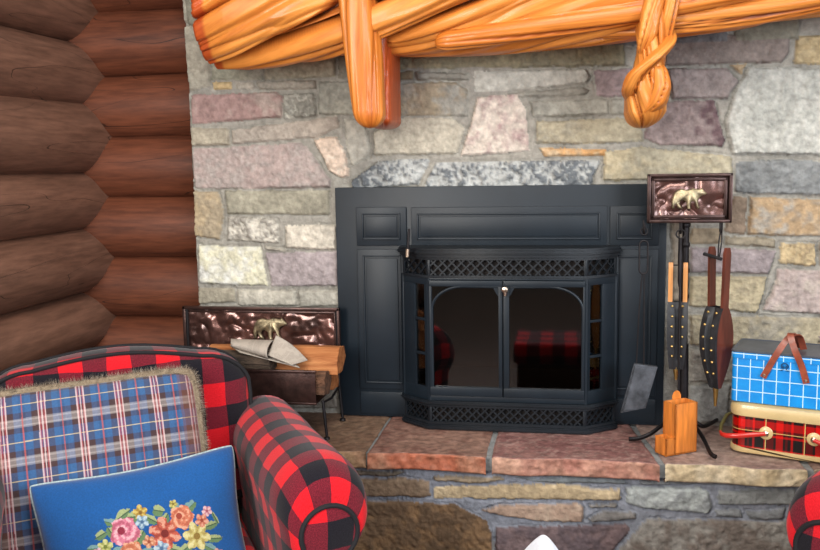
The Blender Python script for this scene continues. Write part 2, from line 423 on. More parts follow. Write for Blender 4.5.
def soft(c, k=.42, g=1.15):      # the stones are greyer than a first reading of the photo suggests
    if c is None: return None
    m_ = sum(c)/3*1.0; w_ = (m_*1.02, m_, m_*.95)
    return tuple(min(236, (a*(1-k)+b*k)*g) for a, b in zip(c, w_))
def px_poly(pl, Y): return [(P(a, b, Y).x, P(a, b, Y).z) for a, b in pl]
GRG = (172, 164, 148); OLV = (150, 147, 122); MAU = (152, 134, 138); SPK = (96, 106, 116)
WALL = [
 ([(180, -4), (200, -4), (201, 22), (182, 23)], (160, 156, 140), None, 1),
 ([(184, 27), (197, 25), (211, 60), (211, 86), (189, 91)], (166, 160, 142), None, 1),
 ([(212, 50), (262, 50), (262, 80), (212, 80)], (150, 150, 128), (168, 166, 148), 1.5),
 ([(265, 50), (335, 50), (335, 77), (265, 80)], OLV, (166, 160, 136), 1.5),
 ([(213, 82), (232, 82), (232, 89), (213, 89)], (208, 172, 108), None, 1),
 ([(236, 82), (252, 82), (257, 89), (236, 89)], GRG, None, 1),
 ([(256, 82), (315, 80), (316, 89), (260, 90)], (168, 160, 145), None, 1),
 ([(191, 95), (276, 92), (284, 97), (282, 117), (192, 124)], (168, 124, 120), (176, 150, 140), 1),
 ([(284, 94), (314, 93), (317, 117), (284, 119)], (188, 188, 176), (140, 140, 130), 3),
 ([(338, 54), (386, 54), (386, 78), (338, 79)], (146, 144, 128), None, 1),
 ([(319, 82), (388, 82), (390, 115), (319, 115)], (156, 156, 140), (145, 146, 134), 1),
 ([(191, 127), (229, 129), (230, 145), (192, 146)], (172, 160, 136), None, 1),
 ([(232, 130), (300, 121), (337, 116), (340, 127), (318, 137), (232, 144)], (176, 162, 148), None, 1),
 ([(193, 149), (300, 143), (307, 147), (331, 182), (331, 187), (195, 189)], (172, 146, 142), (160, 146, 142), 1.2),
 ([(314, 139), (336, 136), (345, 150), (349, 176), (343, 178), (330, 172)], (222, 208, 192), (214, 184, 160), 1.3),
 ([(344, 119), (362, 118), (369, 132), (370, 156), (352, 166), (347, 150)], (180, 176, 162), None, .8),
 ([(374, 132), (398, 118), (451, 118), (466, 128), (457, 154), (374, 155)], (182, 174, 154), (170, 162, 142), 1),
 ([(390, 84), (445, 82), (455, 82), (467, 89), (467, 116), (392, 116)], (150, 148, 138), (160, 142, 112), 1.2),
 ([(388, 72), (413, 71), (413, 80), (390, 80)], (140, 118, 84), None, 1),
 ([(416, 72), (469, 73), (469, 80), (418, 80)], (148, 146, 134), None, 1),
 ([(388, 46), (470, 46), (625, 32), (625, 66), (390, 69)], (156, 146, 108), (140, 134, 104), 2),
 ([(474, 72), (586, 69), (590, 78), (586, 84), (500, 91), (475, 91)], (184, 184, 174), None, 1),
 ([(505, 94), (580, 87), (590, 90), (585, 95), (520, 98)], (156, 154, 142), None, .8),
 ([(477, 97), (518, 94), (526, 112), (529, 151), (461, 156), (472, 120)], (206, 190, 176), (176, 138, 138), 1.2),
 ([(530, 101), (608, 99), (608, 115), (533, 117)], (164, 164, 152), None, 1),
 ([(610, 99), (642, 99), (642, 116), (610, 115)], (158, 158, 146), None, 1),
 ([(537, 121), (640, 118), (644, 142), (536, 144)], (172, 160, 128), (158, 152, 132), 1.2),
 ([(538, 148), (606, 149), (604, 155), (545, 157)], (226, 150, 68), (206, 168, 120), 1),
 ([(594, 71), (634, 68), (636, 97), (596, 97)], (156, 132, 138), None, 1),
 ([(352, 180), (378, 161), (427, 158), (430, 161), (418, 185), (352, 190)], (168, 174, 176), SPK, 3.4),
 ([(424, 188), (436, 162), (600, 160), (590, 188)], (168, 174, 176), SPK, 3.4),
 ([(604, 152), (640, 147), (732, 156), (732, 176), (680, 178), (603, 181)], (186, 168, 126), (170, 160, 130), 1.2),
 ([(644, 138), (646, 128), (668, 102), (714, 100), (724, 140), (722, 146), (660, 145)], (108, 76, 84), (150, 128, 128), 1.3),
 ([(665, 38), (789, 32), (790, 52), (783, 62), (665, 66)], (144, 128, 122), None, 1),
 ([(668, 69), (727, 68), (738, 82), (728, 99), (672, 99)], (160, 144, 142), None, 1),
 ([(730, 65), (747, 64), (741, 75)], (196, 164, 118), None, 1),
 ([(796, 36), (850, 34), (850, 64), (794, 64)], (170, 142, 88), (190, 164, 112), 2),
 ([(750, 67), (836, 69), (836, 155), (733, 154), (725, 122), (738, 85)], (182, 184, 178), (164, 168, 162), 1.6),
 ([(735, 162), (790, 159), (850, 164), (850, 196), (735, 193)], (128, 134, 138), (110, 116, 120), 1.8),
 ([(750, 197), (834, 200), (834, 237), (748, 234)], (186, 146, 98), (156, 148, 136), 1.2),
 ([(733, 197), (747, 198), (746, 234), (724, 232)], (148, 122, 98), None, 1),
 ([(690, 228), (722, 229), (722, 243), (690, 244)], (158, 136, 104), None, 1),
 ([(725, 236), (775, 238), (775, 247), (725, 245)], (156, 142, 116), None, 1),
 ([(690, 247), (776, 250), (768, 274), (690, 272)], (156, 140, 146), None, 1),
 ([(780, 242), (815, 244), (816, 266), (780, 264)], (200, 170, 116), (160, 134, 92), 3),
 ([(690, 276), (767, 277), (764, 295), (756, 313), (690, 306)], (184, 166, 124), (168, 152, 118), 1.4),
 ([(778, 269), (850, 271), (850, 315), (763, 311), (775, 285)], (170, 148, 144), (182, 166, 152), 1.5),
 ([(819, 243), (850, 244), (850, 266), (820, 266)], (160, 140, 120), None, 1),
 ([(690, 315), (850, 319), (850, 346), (690, 345)], (170, 154, 118), (150, 140, 120), 1.3),
 ([(690, 350), (850, 350), (850, 380), (690, 382)], (156, 152, 144), None, 1),
 ([(690, 386), (730, 384), (728, 422), (690, 424)], (146, 150, 150), None, 1),
 ([(734, 384), (850, 384), (850, 424), (732, 424)], (150, 146, 138), None, 1),
 ([(672, 190), (688, 190), (688, 300), (672, 300)], (150, 136, 118), None, 1),
 ([(194, 192), (219, 192), (224, 214), (220, 239), (195, 236)], (184, 156, 112), (164, 144, 112), 1.2),
 ([(226, 191), (329, 190), (330, 215), (228, 214)], (164, 158, 134), None, 1),
 ([(228, 216), (277, 219), (279, 243), (228, 240)], (206, 200, 186), (148, 142, 132), 3),
 ([(286, 226), (337, 224), (337, 250), (286, 248)], (206, 196, 178), None, 1),
 ([(199, 245), (260, 247), (268, 285), (200, 284)], (238, 222, 192), (222, 204, 170), 1),
 ([(265, 253), (338, 251), (339, 286), (272, 286)], (166, 150, 156), None, 1),
 ([(265, 246), (287, 249), (286, 251), (266, 250)], (180, 172, 156), None, 1),
 ([(199, 288), (235, 288), (236, 303), (199, 303)], (170, 160, 136), None, 1),
 ([(238, 290), (295, 290), (297, 306), (238, 305)], (190, 184, 168), None, 1),
 ([(299, 290), (340, 291), (342, 306), (300, 307)], (180, 176, 162), None, 1),
 ([(200, 310), (262, 310), (262, 340), (200, 340)], (150, 144, 130), None, 1),
 ([(266, 311), (336, 311), (336, 342), (266, 342)], (160, 150, 134), None, 1),
 ([(201, 344), (300, 345), (300, 372), (201, 372)], (150, 132, 118), None, 1),
 ([(304, 346), (337, 346), (337, 376), (304, 376)], (150, 146, 136), None, 1),
 ([(203, 377), (338, 380), (338, 408), (204, 408)], (140, 130, 118), None, 1),
]
wall_px = [(px_poly(pl, 0), soft(a), soft(b), r) for pl, a, b, r in WALL]
ch = stone_field('wall_chimney', -1.279, 1.5, -.02, 1.75, .0042, wall_px,
    [(.80, 1.5, .0, 1.3), (-1.28, 1.5, 1.34, 1.76), (-.76, .72, 1.22, 1.34)], (172, 168, 158), left_return=.14)
struct(ch)

# ------------------------------------------------------------------ log walls
def logs(name, along, centres, fixed, r, lo, hi, mat, seed):
    Vs = []; F = Geo()
    rng = random.Random(seed)
    n = 160; seg = 40
    for ci, zc in enumerate(centres):
        t = np.linspace(lo, hi, n); th = np.linspace(0, 2*PI, seg, endpoint=False)
        T, TH = np.meshgrid(t, th, indexing='ij')
        rr = r*(1+rng.uniform(-.02, .03))+.005*fbm(np.stack([T.ravel()*2, np.cos(TH).ravel()*1.5, np.sin(TH).ravel()*1.5+zc*9], 1), seed, 3).reshape(T.shape)
        tap = rng.uniform(-.012, .012); rr = rr+tap*(T-(lo+hi)/2)
        a = fixed+rr*np.cos(TH); z = zc+rng.uniform(-.004, .004)+rr*np.sin(TH)
        V = np.stack([T, a, z], -1) if along == 'x' else np.stack([a, T, z], -1)
        i = np.arange(n*seg).reshape(n, seg); q = np.stack([i[:-1], i[1:], np.roll(i, -1, 1)[1:], np.roll(i, -1, 1)[:-1]], -1).reshape(-1, 4)
        F.add([tuple(p) for p in V.reshape(-1, 3)], [tuple(x) for x in q.tolist()])
    return struct(build(name, F, mat, smooth=60))
bz = [P(150, y, .13).z for y in (318, 257, 197, 136, 74, 6)]
cb = [(bz[i]+bz[i+1])/2 for i in range(5)]; pit = (bz[-1]-bz[0])/5
cb = [cb[0]-pit*k for k in (4, 3, 2, 1)]+cb+[cb[-1]+pit*k for k in (1, 2)]
logs('wall_back', 'x', cb, .20, .123, -1.95, -1.12, 'log_brown', 5)
logs('wall_left', 'y', [c+pit/2-.006 for c in cb], -1.79, .123, -3.2, .34, 'log_brown_hazed', 9)
g = Geo().box(-2.2, 3.2, -6.5, .3, -.47, -.42, 0); struct(build('floor', g, 'floor_planks', smooth=0))

# ------------------------------------------------------------------ hearth
hearth = thing('stone_hearth', 'raised stone hearth ledge with rough split slabs in front of the fireplace', 'hearth', (0, -.2, -.42))
def slab(xl, xr, ctop, ctop2, cfr, cfr2, seed, groovy=0):
    # xl, xr: functions of y
    path = [(0.0-.4*k/70, 0.0) for k in range(71)]
    path += [(-.4-.006*math.sin(a), -.006+.006*math.cos(a)) for a in (PI/6, PI/3, PI/2)]
    path += [(-.406, -.006-.044*k/11) for k in range(1, 12)]+[(-.400, -.055), (-.36, -.056)]
    path = np.array(path); n = len(path); w = xr(-.4)-xl(-.4); m_ = max(8, int(w/.0055))
    Tt = np.linspace(0, 1, m_); V = np.zeros((n, m_, 3))
    for i, (y, z) in enumerate(path):
        a, b = xl(max(y, -.41)), xr(max(y, -.41)); V[i, :, 0] = a+(b-a)*Tt; V[i, :, 1] = y; V[i, :, 2] = z
    pp = V.reshape(-1, 3).copy(); n1 = fbm(pp*7, seed, 4); n2 = fbm(pp*34, seed+5, 4); n3 = fbm(pp*110, seed+8, 3)
    isf = np.repeat(np.clip((-.400-path[:, 0])/.004, 0, 1)*(path[:, 1] < -.001), m_)
    top = np.repeat((path[:, 0] > -.399) & (path[:, 1] > -.02), m_)
    und = np.repeat(path[:, 1] < -.054, m_)
    V = V.reshape(-1, 3)
    V[:, 2] += np.where(top, .0022*n1+.0016*n2+.0006*n3-.003, 0)
    ow = .012*vn(np.stack([pp[:, 0]*9, pp[:, 0]*0, pp[:, 0]*0], 1), seed+2)
    fw = np.clip((-.3-pp[:, 1])/.1, 0, 1)
    V[:, 1] += fw*ow+isf*(-.008*n2-.005*n1-.004*n3)
    V[:, 2] += np.where(und, .004*n1, 0)+isf*(.003*n1)*(pp[:, 2] < -.04)
    V[:, 0] += .006*n1*np.tile(np.clip(1-np.minimum(Tt, 1-Tt)*w/.03, 0, 1), n); edge = np.tile(np.minimum(Tt, 1-Tt)*w, n); V[:, 2] -= np.where(edge < .004, .004, 0)
    f = np.clip(.5+1.3*n1+.8*n2, 0, 1)[:, None]; ct = nlin(ctop)*(1-f)+nlin(ctop2)*f
    vein = np.clip(1-np.abs(n2)*9, 0, 1)[:, None]*groovy
    ct = ct*(1-vein)+nlin((190, 160, 150))*vein
    f2 = np.clip(.5+2.4*fbm(pp*np.array([11, 8, 8]), seed+12, 3), 0, 1)[:, None]; cf = nlin(cfr)*(1-f2)+nlin(cfr2)*f2
    k = isf[:, None]; C = (ct*(1-k)+cf*k)*(1+.25*n3[:, None])
    V[:, 1] += .2; V[:, 2] += .42
    return grid_obj('slab', V.reshape(n, m_, 3)[:, ::-1], 'slab_stone', np.clip(C, 0, 1).reshape(n, m_, 3)[:, ::-1], parent=hearth)
c_ = lambda v: (lambda y: v)
j1 = c_(PZ(364, 455, 0).x); j2 = PZ(489, 456, 0).x
b1, f1 = PZ(628, 418, 0), PZ(661, 462, 0)
jc = lambda y: b1.x+(f1.x-b1.x)*min(1.1, max(-.3, (y-b1.y)/(f1.y-b1.y)))
j4 = PZ(812, 470, 0).x
o = slab(c_(-1.28), lambda y: j1(0)-.003, (150, 122, 100), (130, 100, 82), (176, 146, 110), (158, 120, 92), 11, .1); o['label'] = 'brown slab at the left end of the hearth'
o = slab(lambda y: j1(0)+.003, c_(j2-.008), (168, 132, 116), (140, 100, 88), (192, 148, 120), (190, 112, 84), 12, .25); o['label'] = 'reddish brown slab with orange broken edge'
o = slab(c_(j2+.008), lambda y: jc(y)-.009, (170, 128, 120), (150, 106, 102), (208, 162, 138), (178, 122, 106), 13, .7); o['label'] = 'mauve slab with pale veins in front of the stove'
o = slab(lambda y: jc(y)+.010, lambda y: j4-.01, (184, 160, 148), (160, 132, 124), (232, 216, 186), (216, 194, 156), 14, .15); o['label'] = 'pale slab with cream broken edge'
slab(c_(j4+.01), c_(1.5), (165, 140, 126), (150, 120, 112), (210, 190, 160), (190, 170, 140), 15)
g = Geo().box(-1.28, 1.5, -.384, 0.02, -.052, -.0085, .004); build('mortar_bed', g, 'mortar_mat', hearth, world=True)
YF = -.372
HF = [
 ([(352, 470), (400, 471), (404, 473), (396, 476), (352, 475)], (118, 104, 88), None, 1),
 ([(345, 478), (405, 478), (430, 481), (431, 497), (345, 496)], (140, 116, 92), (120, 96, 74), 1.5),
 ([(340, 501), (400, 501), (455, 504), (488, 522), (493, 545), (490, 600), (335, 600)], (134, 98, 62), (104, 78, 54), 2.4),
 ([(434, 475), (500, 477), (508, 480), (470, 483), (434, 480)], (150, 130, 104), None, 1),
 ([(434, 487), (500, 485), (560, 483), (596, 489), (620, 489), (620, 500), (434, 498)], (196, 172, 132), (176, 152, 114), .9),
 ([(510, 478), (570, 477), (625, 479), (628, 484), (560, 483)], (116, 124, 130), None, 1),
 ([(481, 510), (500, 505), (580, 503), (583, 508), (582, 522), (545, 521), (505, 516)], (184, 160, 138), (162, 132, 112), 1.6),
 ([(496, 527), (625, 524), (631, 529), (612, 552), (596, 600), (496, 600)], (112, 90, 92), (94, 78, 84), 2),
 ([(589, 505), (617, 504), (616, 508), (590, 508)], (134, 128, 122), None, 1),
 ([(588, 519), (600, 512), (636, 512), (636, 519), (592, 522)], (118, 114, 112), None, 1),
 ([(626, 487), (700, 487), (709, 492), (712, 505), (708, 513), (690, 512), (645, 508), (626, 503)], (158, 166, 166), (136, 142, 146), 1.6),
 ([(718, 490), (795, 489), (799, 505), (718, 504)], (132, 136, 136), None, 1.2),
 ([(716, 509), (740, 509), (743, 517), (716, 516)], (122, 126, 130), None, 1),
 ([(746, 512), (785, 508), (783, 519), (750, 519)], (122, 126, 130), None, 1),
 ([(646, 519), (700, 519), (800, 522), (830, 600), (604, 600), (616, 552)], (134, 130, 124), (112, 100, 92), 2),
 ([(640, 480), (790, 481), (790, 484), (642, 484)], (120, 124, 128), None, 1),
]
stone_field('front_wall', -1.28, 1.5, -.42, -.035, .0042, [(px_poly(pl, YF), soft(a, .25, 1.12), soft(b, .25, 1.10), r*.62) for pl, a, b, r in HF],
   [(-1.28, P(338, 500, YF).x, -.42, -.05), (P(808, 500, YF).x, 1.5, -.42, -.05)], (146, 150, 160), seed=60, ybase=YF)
fw = bpy.data.objects['front_wall']; fw.parent = hearth; fw.location = (0, .2, .42)
g = Geo().box(-1.279, 1.5, -.365, 0.02, -.42, -.28, .0); build('core', g, 'mortar_mat', hearth, world=True)

# ------------------------------------------------------------------ mantel
GA, GB, GD, GR = nlin((226, 150, 70)), nlin((208, 122, 46)), nlin((84, 30, 12)), nlin((168, 74, 26))
def twisty(name, n, seg, centre, radii, twist, amp, k, ax, seed, parent, ends=True, redend=None, ln=1.0, gdeep=.30, sq=None):
    # centre(t)->(3,), radii(t)->(ra, rb) ; local frame axes by ax
    t = np.linspace(0, 1, n); th = np.linspace(0, 2*PI, seg, endpoint=False); T, TH = np.meshgrid(t, th, indexing='ij')
    tw = TH-twist(T)
    q = np.stack([T.ravel()*ln*1.05, np.cos(tw).ravel()*k, np.sin(tw).ravel()*k], 1)
    q[:, 1:] += .35*np.stack([fbm(q*1.2, seed+1, 2), fbm(q*1.2, seed+2, 2)], 1)
    a = np.abs(vn(q, seed)); b = np.abs(vn(q*np.array([1.4, 2.1, 2.1])+5, seed+3))
    h = np.minimum(1, a*2.6)**.6; h2 = np.minimum(1, b*3)**.6
    low = vn(q*.5+9, seed+7)
    H = (h*1.0+h2*.35+low*.5).reshape(T.shape)
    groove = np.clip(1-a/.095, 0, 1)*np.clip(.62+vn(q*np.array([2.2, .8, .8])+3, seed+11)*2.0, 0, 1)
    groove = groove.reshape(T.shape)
    C0 = np.array([centre(x) for x in t]); RA = np.array([radii(x) for x in t])
    end = np.ones(n)
    if ends: end = np.minimum(1, np.sqrt(np.clip(1-(1-np.minimum(1, np.minimum(t, 1-t)*ln/(.03 if redend is not None else .05)))**2.4, 0, 1))+.0)
    R = (H-1.0)*amp-groove*amp*1.1
    V = np.zeros((n, seg, 3))
    cs, sn = np.cos(TH), np.sin(TH)
    if sq: cs = np.sign(cs)*np.abs(cs)**sq; sn = np.sign(sn)*np.abs(sn)**sq
    A, B = np.array(ax[0]), np.array(ax[1])
    ra = (RA[:, 0:1]+R)*end[:, None]; rb = (RA[:, 1:2]+R)*end[:, None]
    V = C0[:, None, :]+(ra*cs)[..., None]*A+(rb*sn)[..., None]*B
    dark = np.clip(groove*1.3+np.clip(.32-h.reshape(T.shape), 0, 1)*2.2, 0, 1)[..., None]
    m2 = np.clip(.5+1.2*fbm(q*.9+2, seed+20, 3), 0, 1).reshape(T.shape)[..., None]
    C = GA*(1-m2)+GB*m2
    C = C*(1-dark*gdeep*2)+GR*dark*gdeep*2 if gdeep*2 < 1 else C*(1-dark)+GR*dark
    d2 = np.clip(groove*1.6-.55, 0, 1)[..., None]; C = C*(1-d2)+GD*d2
    if redend is not None:
        e = np.clip((redend+.02*low.reshape(T.shape)-T*ln)/.012+.5, 0, 1)[..., None]; C = C*(1-e)+nlin((186, 84, 36))*e
    grain = np.stack([T.ravel()*ln*5, np.cos(tw).ravel()*7, np.sin(tw).ravel()*7], 1)
    return grid_obj(name, V[:, ::-1], 'golden_wood', np.clip(C, 0, 1)[:, ::-1], grain.reshape(n, seg, 3)[:, ::-1].reshape(-1, 3), parent, closed=True)
mant = thing('log_mantel', 'varnished golden twisted log mantel shelf held on two brackets across the stone wall', 'mantel', (0, 0, 0))
bx_ = [-1.16, -1.0, -.8, -.5, -.3, 0, .3, .55, .72, 1.0, 1.4]; bzz = [1.205, 1.196, 1.200, 1.205, 1.206, 1.214, 1.226, 1.248, 1.28, 1.31, 1.33]
rr_ = [.135, .155, .16, .16, .16, .155, .15, .14, .13, .12, .12]
MX0, MX1 = -1.125, 1.4
def mcent(t):
    x = MX0+(MX1-MX0)*t; return (x, -.185, np.interp(x, bx_, bzz)+np.interp(x, bx_, rr_))
def mrad(t):
    x = MX0+(MX1-MX0)*t; r = np.interp(x, bx_, rr_)+.004; return (r, r)
LN = MX1-MX0
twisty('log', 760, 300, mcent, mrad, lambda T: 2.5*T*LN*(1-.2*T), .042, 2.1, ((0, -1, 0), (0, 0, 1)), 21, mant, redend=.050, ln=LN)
# loose strands that run along the underside and front
def strand(x0, x1, y0, y1, z0, z1, r, seed, fl=1):
    d = Vector((x1-x0, y1-y0, z1-z0)); l_ = d.length
    def cen(t): return (x0+(x1-x0)*t, y0+(y1-y0)*t-.012*math.sin(t*PI), z0+(z1-z0)*t-.012*math.sin(t*PI))
    return twisty('strand', 200, 60, cen, lambda t: (r*(.85+.25*math.sin(t*PI)), r*fl*(.8+.3*math.sin(t*PI))), lambda T: -1.2*T*l_, .006, 1.6, ((0, -1, 0), (0, 0, 1)), seed, mant, ln=l_)
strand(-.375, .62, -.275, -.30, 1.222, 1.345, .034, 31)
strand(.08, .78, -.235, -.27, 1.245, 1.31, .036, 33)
# left bracket: a deep limb, front face hangs in front of the log
b = twisty('bracket', 220, 120, lambda t: (-.572-.035*t, -.290-.03*t, .975+.56*t),
    lambda t: (.050+.02*t, .043+.010*math.sin(t*2.6)), lambda T: .9*T, .012, 1.2, ((0, -1, 0), (1, 0, 0)), 48, mant, ln=.55, gdeep=.3, sq=.8)
b2 = twisty('bracket_block', 120, 90, lambda t: (-.560, -.145, .975+.36*t), lambda t: (.125, .042), lambda T: .1*T, .006, 1.2, ((0, -1, 0), (1, 0, 0)), 43, mant, ln=.36, gdeep=.45, sq=.6, redend=9)
b['label'] = 'left bracket, a smooth straight limb'
KZ = [0, .09, .2, .3, .42, .6, 1.0]; KX = [.228, .236, .238, .247, .252, .262, .262]; KR = [.042, .056, .058, .045, .038, .053, .054]
b = twisty('bracket', 220, 120, lambda t: (float(np.interp(t, KZ, KX)), -.235-.02*t, .958+.52*t),
    lambda t: (.11 if t > .3 else .085+.025*t/.3, float(np.interp(t, KZ, KR))), lambda T: 3.4*np.clip(.62-T, 0, 1), .017, 1.8, ((0, -1, 0), (1, 0, 0)), 45, mant, ln=.5, gdeep=.42, sq=.85)
b['label'] = 'right bracket, a knotted twisted limb'
def vine(pts, rs, seed, k=1.4):
    pts = np.array(pts, float); tt = np.linspace(0, 1, len(pts)); fine = np.linspace(0, 1, 121)
    # smooth the guide points
    sm = np.stack([np.interp(fine, tt, pts[:, c]) for c in range(3)], 1); rr = np.interp(fine, tt, rs)
    for _ in range(60): sm[1:-1] = .25*sm[:-2]+.5*sm[1:-1]+.25*sm[2:]; rr[1:-1] = .25*rr[:-2]+.5*rr[1:-1]+.25*rr[2:]
    cen = lambda t: tuple(np.interp(t, fine, sm[:, c]) for c in range(3))
    return twisty('strand', 120, 48, cen, lambda t: (float(np.interp(t, fine, rr)),)*2, lambda T: 1.5*T, .006, k, ((0, -1, 0), (1, 0, 0)), seed, b, ln=.3, gdeep=.42)
vine([(.200, -.25, 1.03), (.192, -.315, 1.06), (.205, -.345, 1.105), (.250, -.360, 1.145), (.292, -.335, 1.19), (.300, -.27, 1.235)], [.016, .026, .028, .026, .022, .016], 51)
vine([(.225, -.30, .985), (.262, -.335, 1.02), (.272, -.345, 1.07), (.262, -.34, 1.12), (.235, -.30, 1.16)], [.016, .026, .028, .022, .014], 53)
vine([(.222, -.32, 1.16), (.232, -.345, 1.20), (.240, -.352, 1.27), (.262, -.355, 1.36), (.268, -.35, 1.44)], [.014, .024, .026, .026, .022], 55)
vine([(.285, -.30, 1.18), (.288, -.335, 1.25), (.296, -.345, 1.33), (.300, -.345, 1.42)], [.012, .020, .022, .018], 57)

# ------------------------------------------------------------------ fireplace surround
sur = thing('fireplace_surround', 'dark blue-black panelled metal surround set against the stone wall', 'fireplace surround', (-.21, -.02, 0))
g = Geo().box(-.757, .33, -.030, .012, .0, .79, .003); build('backing_board', g, 'stove_black', sur, world=True)
def panel(x0, x1, z0, z1, m_=.020):
    g = Geo(); Y = -.030
    g.box(x0, x1, Y-.008, Y+.002, z0, z1, .003)
    a0, a1, c0, c1 = x0+m_, x1-m_, z0+m_, z1-m_
    for (p0, p1, q0, q1) in ((a0, a1, c1-.006, c1), (a0, a1, c0, c0+.006), (a0, a0+.006, c0, c1), (a1-.006, a1, c0, c1)):
        g.box(p0, p1, Y-.0135, Y-.006, q0, q1, .003)
    p = build('panel', g, 'stove_black', sur, world=True)
    g = Geo().box(a0+.011, a1-.011, Y-.013, Y-.006, c0+.011, c1-.011, .004); build('raised_field', g, 'stove_black', p, world=True)
panel(-.684, -.512, .594, .724); panel(-.496, .143, .594, .722); panel(.153, .305, .594, .721)
panel(-.684, -.512, .10, .582); panel(.153, .305, .10, .582)
g = Geo().box(-.684, .305, -.036, -.028, .01, .088, .003); build('skirting_strip', g, 'stove_black', sur, world=True)

# ------------------------------------------------------------------ stove insert
st = thing('stove_insert', 'black cast metal bay-fronted stove with glass double doors and lattice grilles', 'stove', (-.175, -.1, 0))
FL, FR, BL, BR = (-.425, -.150), (.077, -.150), (-.520, -.078), (.172, -.078)
def hexa(g, z0, z1, o, bev=.002, back=-.03):
    c = .6*o
    poly = [(BL[0]-o, back), (BL[0]-o, BL[1]-c), (FL[0]-c, FL[1]-o), (FR[0]+c, FR[1]-o), (BR[0]+o, BR[1]-c), (BR[0]+o, back)]
    g.prism(poly, z1-z0, lambda a, b, d: (a, b, z0+d), bev)
def facet(a, b):      # frame along facet a->b: returns map (s, n, z) -> world; n = outward
    A, B = Vector((*a, 0)), Vector((*b, 0)); d = (B-A); l_ = d.length; d.normalize(); n_ = Vector((d.y, -d.x, 0))
    return l_, (lambda s, n, z: A+d*s+n_*n+Vector((0, 0, z)))
facets = [facet(BL, FL), facet(FL, FR), facet(FR, BR)]
def fbox(g, fc, s0, s1, n0, n1, z0, z1, bev=.0015):
    t = Geo().box(s0, s1, n0, n1, z0, z1, bev); t.v = [tuple(fc[1](*v)) for v in t.v]; g.add(t.v, t.f)
g = Geo(); hexa(g, .588, .596, .012, .003); hexa(g, .578, .588, .018, .004); hexa(g, .566, .578, .008, .003); build('top_plate', g, 'stove_cast', st, world=True)
g = Geo(); hexa(g, .500, .509, .002, .002); hexa(g, .558, .566, .002, .002)
for fc in facets: fbox(g, fc, 0, .008, -.012, 0, .508, .56); fbox(g, fc, fc[0]-.008, fc[0], -.012, 0, .508, .56)
build('grille_frame', g, 'stove_cast', st, world=True)
def lattice(fc, z0, z1, nm, pitch):
    g = Geo(); s0, s1 = .008, fc[0]-.008; h = z1-z0; n = max(2, round((s1-s0)/pitch)); p = (s1-s0)/n; lean = h*1.0
    for sg in (1, -1):
        for i in range(-3, n+4):
            a = s0+i*p; b = a+lean; za, zb = z0, z1
            if a < s0: za = z0+(s0-a)/lean*h; a = s0
            if b > s1: zb = z1-(b-s1)/lean*h; b = s1
            if b-a < .004: continue
            if sg < 0: za, zb = z1-(za-z0), z0+(z1-zb)
            nn = -.0045 if sg > 0 else -.0075
            g.strip([fc[1](a, nn, za), fc[1](b, nn, zb)], .0046, .005, (fc[1](0, 1, 0)-fc[1](0, 0, 0)).cross(fc[1](b, 0, zb)-fc[1](a, 0, za)))
    build(nm, g, 'stove_cast', st, world=True, smooth=30)
for fc in facets: lattice(fc, .509, .558, 'lattice_grille', .031)
for fc in facets: lattice(fc, .026, .074, 'lattice_grille', .027)
g = Geo(); hexa(g, .500, .566, -.022, 0); build('grille_backing', g, 'firebox_dark', st, world=True)
g = Geo(); hexa(g, .012, .09, -.022, 0); build('grille_backing', g, 'firebox_dark', st, world=True)
g = Geo(); hexa(g, .0, .016, .010, .004); hexa(g, .016, .026, .004, .002); hexa(g, .074, .084, .004, .003); hexa(g, .084, .096, .012, .004)
for fc in facets: fbox(g, fc, 0, .008, -.012, 0, .022, .08); fbox(g, fc, fc[0]-.008, fc[0], -.012, 0, .022, .08)
build('base', g, 'stove_cast', st, world=True)
# body frame around openings
g = Geo(); L1 = facets[1][0]; mid_ = .240
for fc in (facets[0], facets[2]):
    fbox(g, fc, 0, fc[0], -.02, -.001, .096, .138); fbox(g, fc, 0, fc[0], -.02, -.001, .478, .500)
    r_ = fc is facets[2]
    w0, w1 = (.0, .018) if r_ else (fc[0]-.020, fc[0]); v0, v1 = (.066, fc[0]) if r_ else (0, .054)
    fbox(g, fc, w0, w1, -.02, -.0015, .134, .482); fbox(g, fc, v0, v1, -.02, -.0015, .134, .482)
fc = facets[1]
fbox(g, fc, 0, L1, -.02, -.001, .096, .112); fbox(g, fc, 0, L1, -.02, -.001, .494, .500)
for xx in (BL[0], BR[0]): g.box(min(xx, xx+(.012 if xx < 0 else -.012)), max(xx, xx+(.012 if xx < 0 else -.012)), BL[1], -.03, .096, .5, .001)
for q_ in (BL, FL, FR, BR): g.tube([(q_[0]*.99-.0015, q_[1]+.010, .09), (q_[0]*.99-.0015, q_[1]+.010, .505)], .010, 8)
fbox(g, fc, mid_ - .008, mid_ + .010, -.022, -.009, .10, .5)
build('body_frame', g, 'stove_black', st, world=True)
for fc in (facets[0], facets[2]):
    r_ = fc is facets[2]; a, b = (.018, .066) if r_ else (.054, fc[0]-.020)
    g = Geo(); fbox(g, fc, a, b, -.012, -.009, .135, .48, 0); s_ = build('side_light', g, 'smoked_glass', st, world=True)
    for zz in (.248, .362): g = Geo(); fbox(g, fc, a, b, -.010, -.002, zz-.004, zz+.004); build('glazing_bar', g, 'stove_black', s_, world=True)
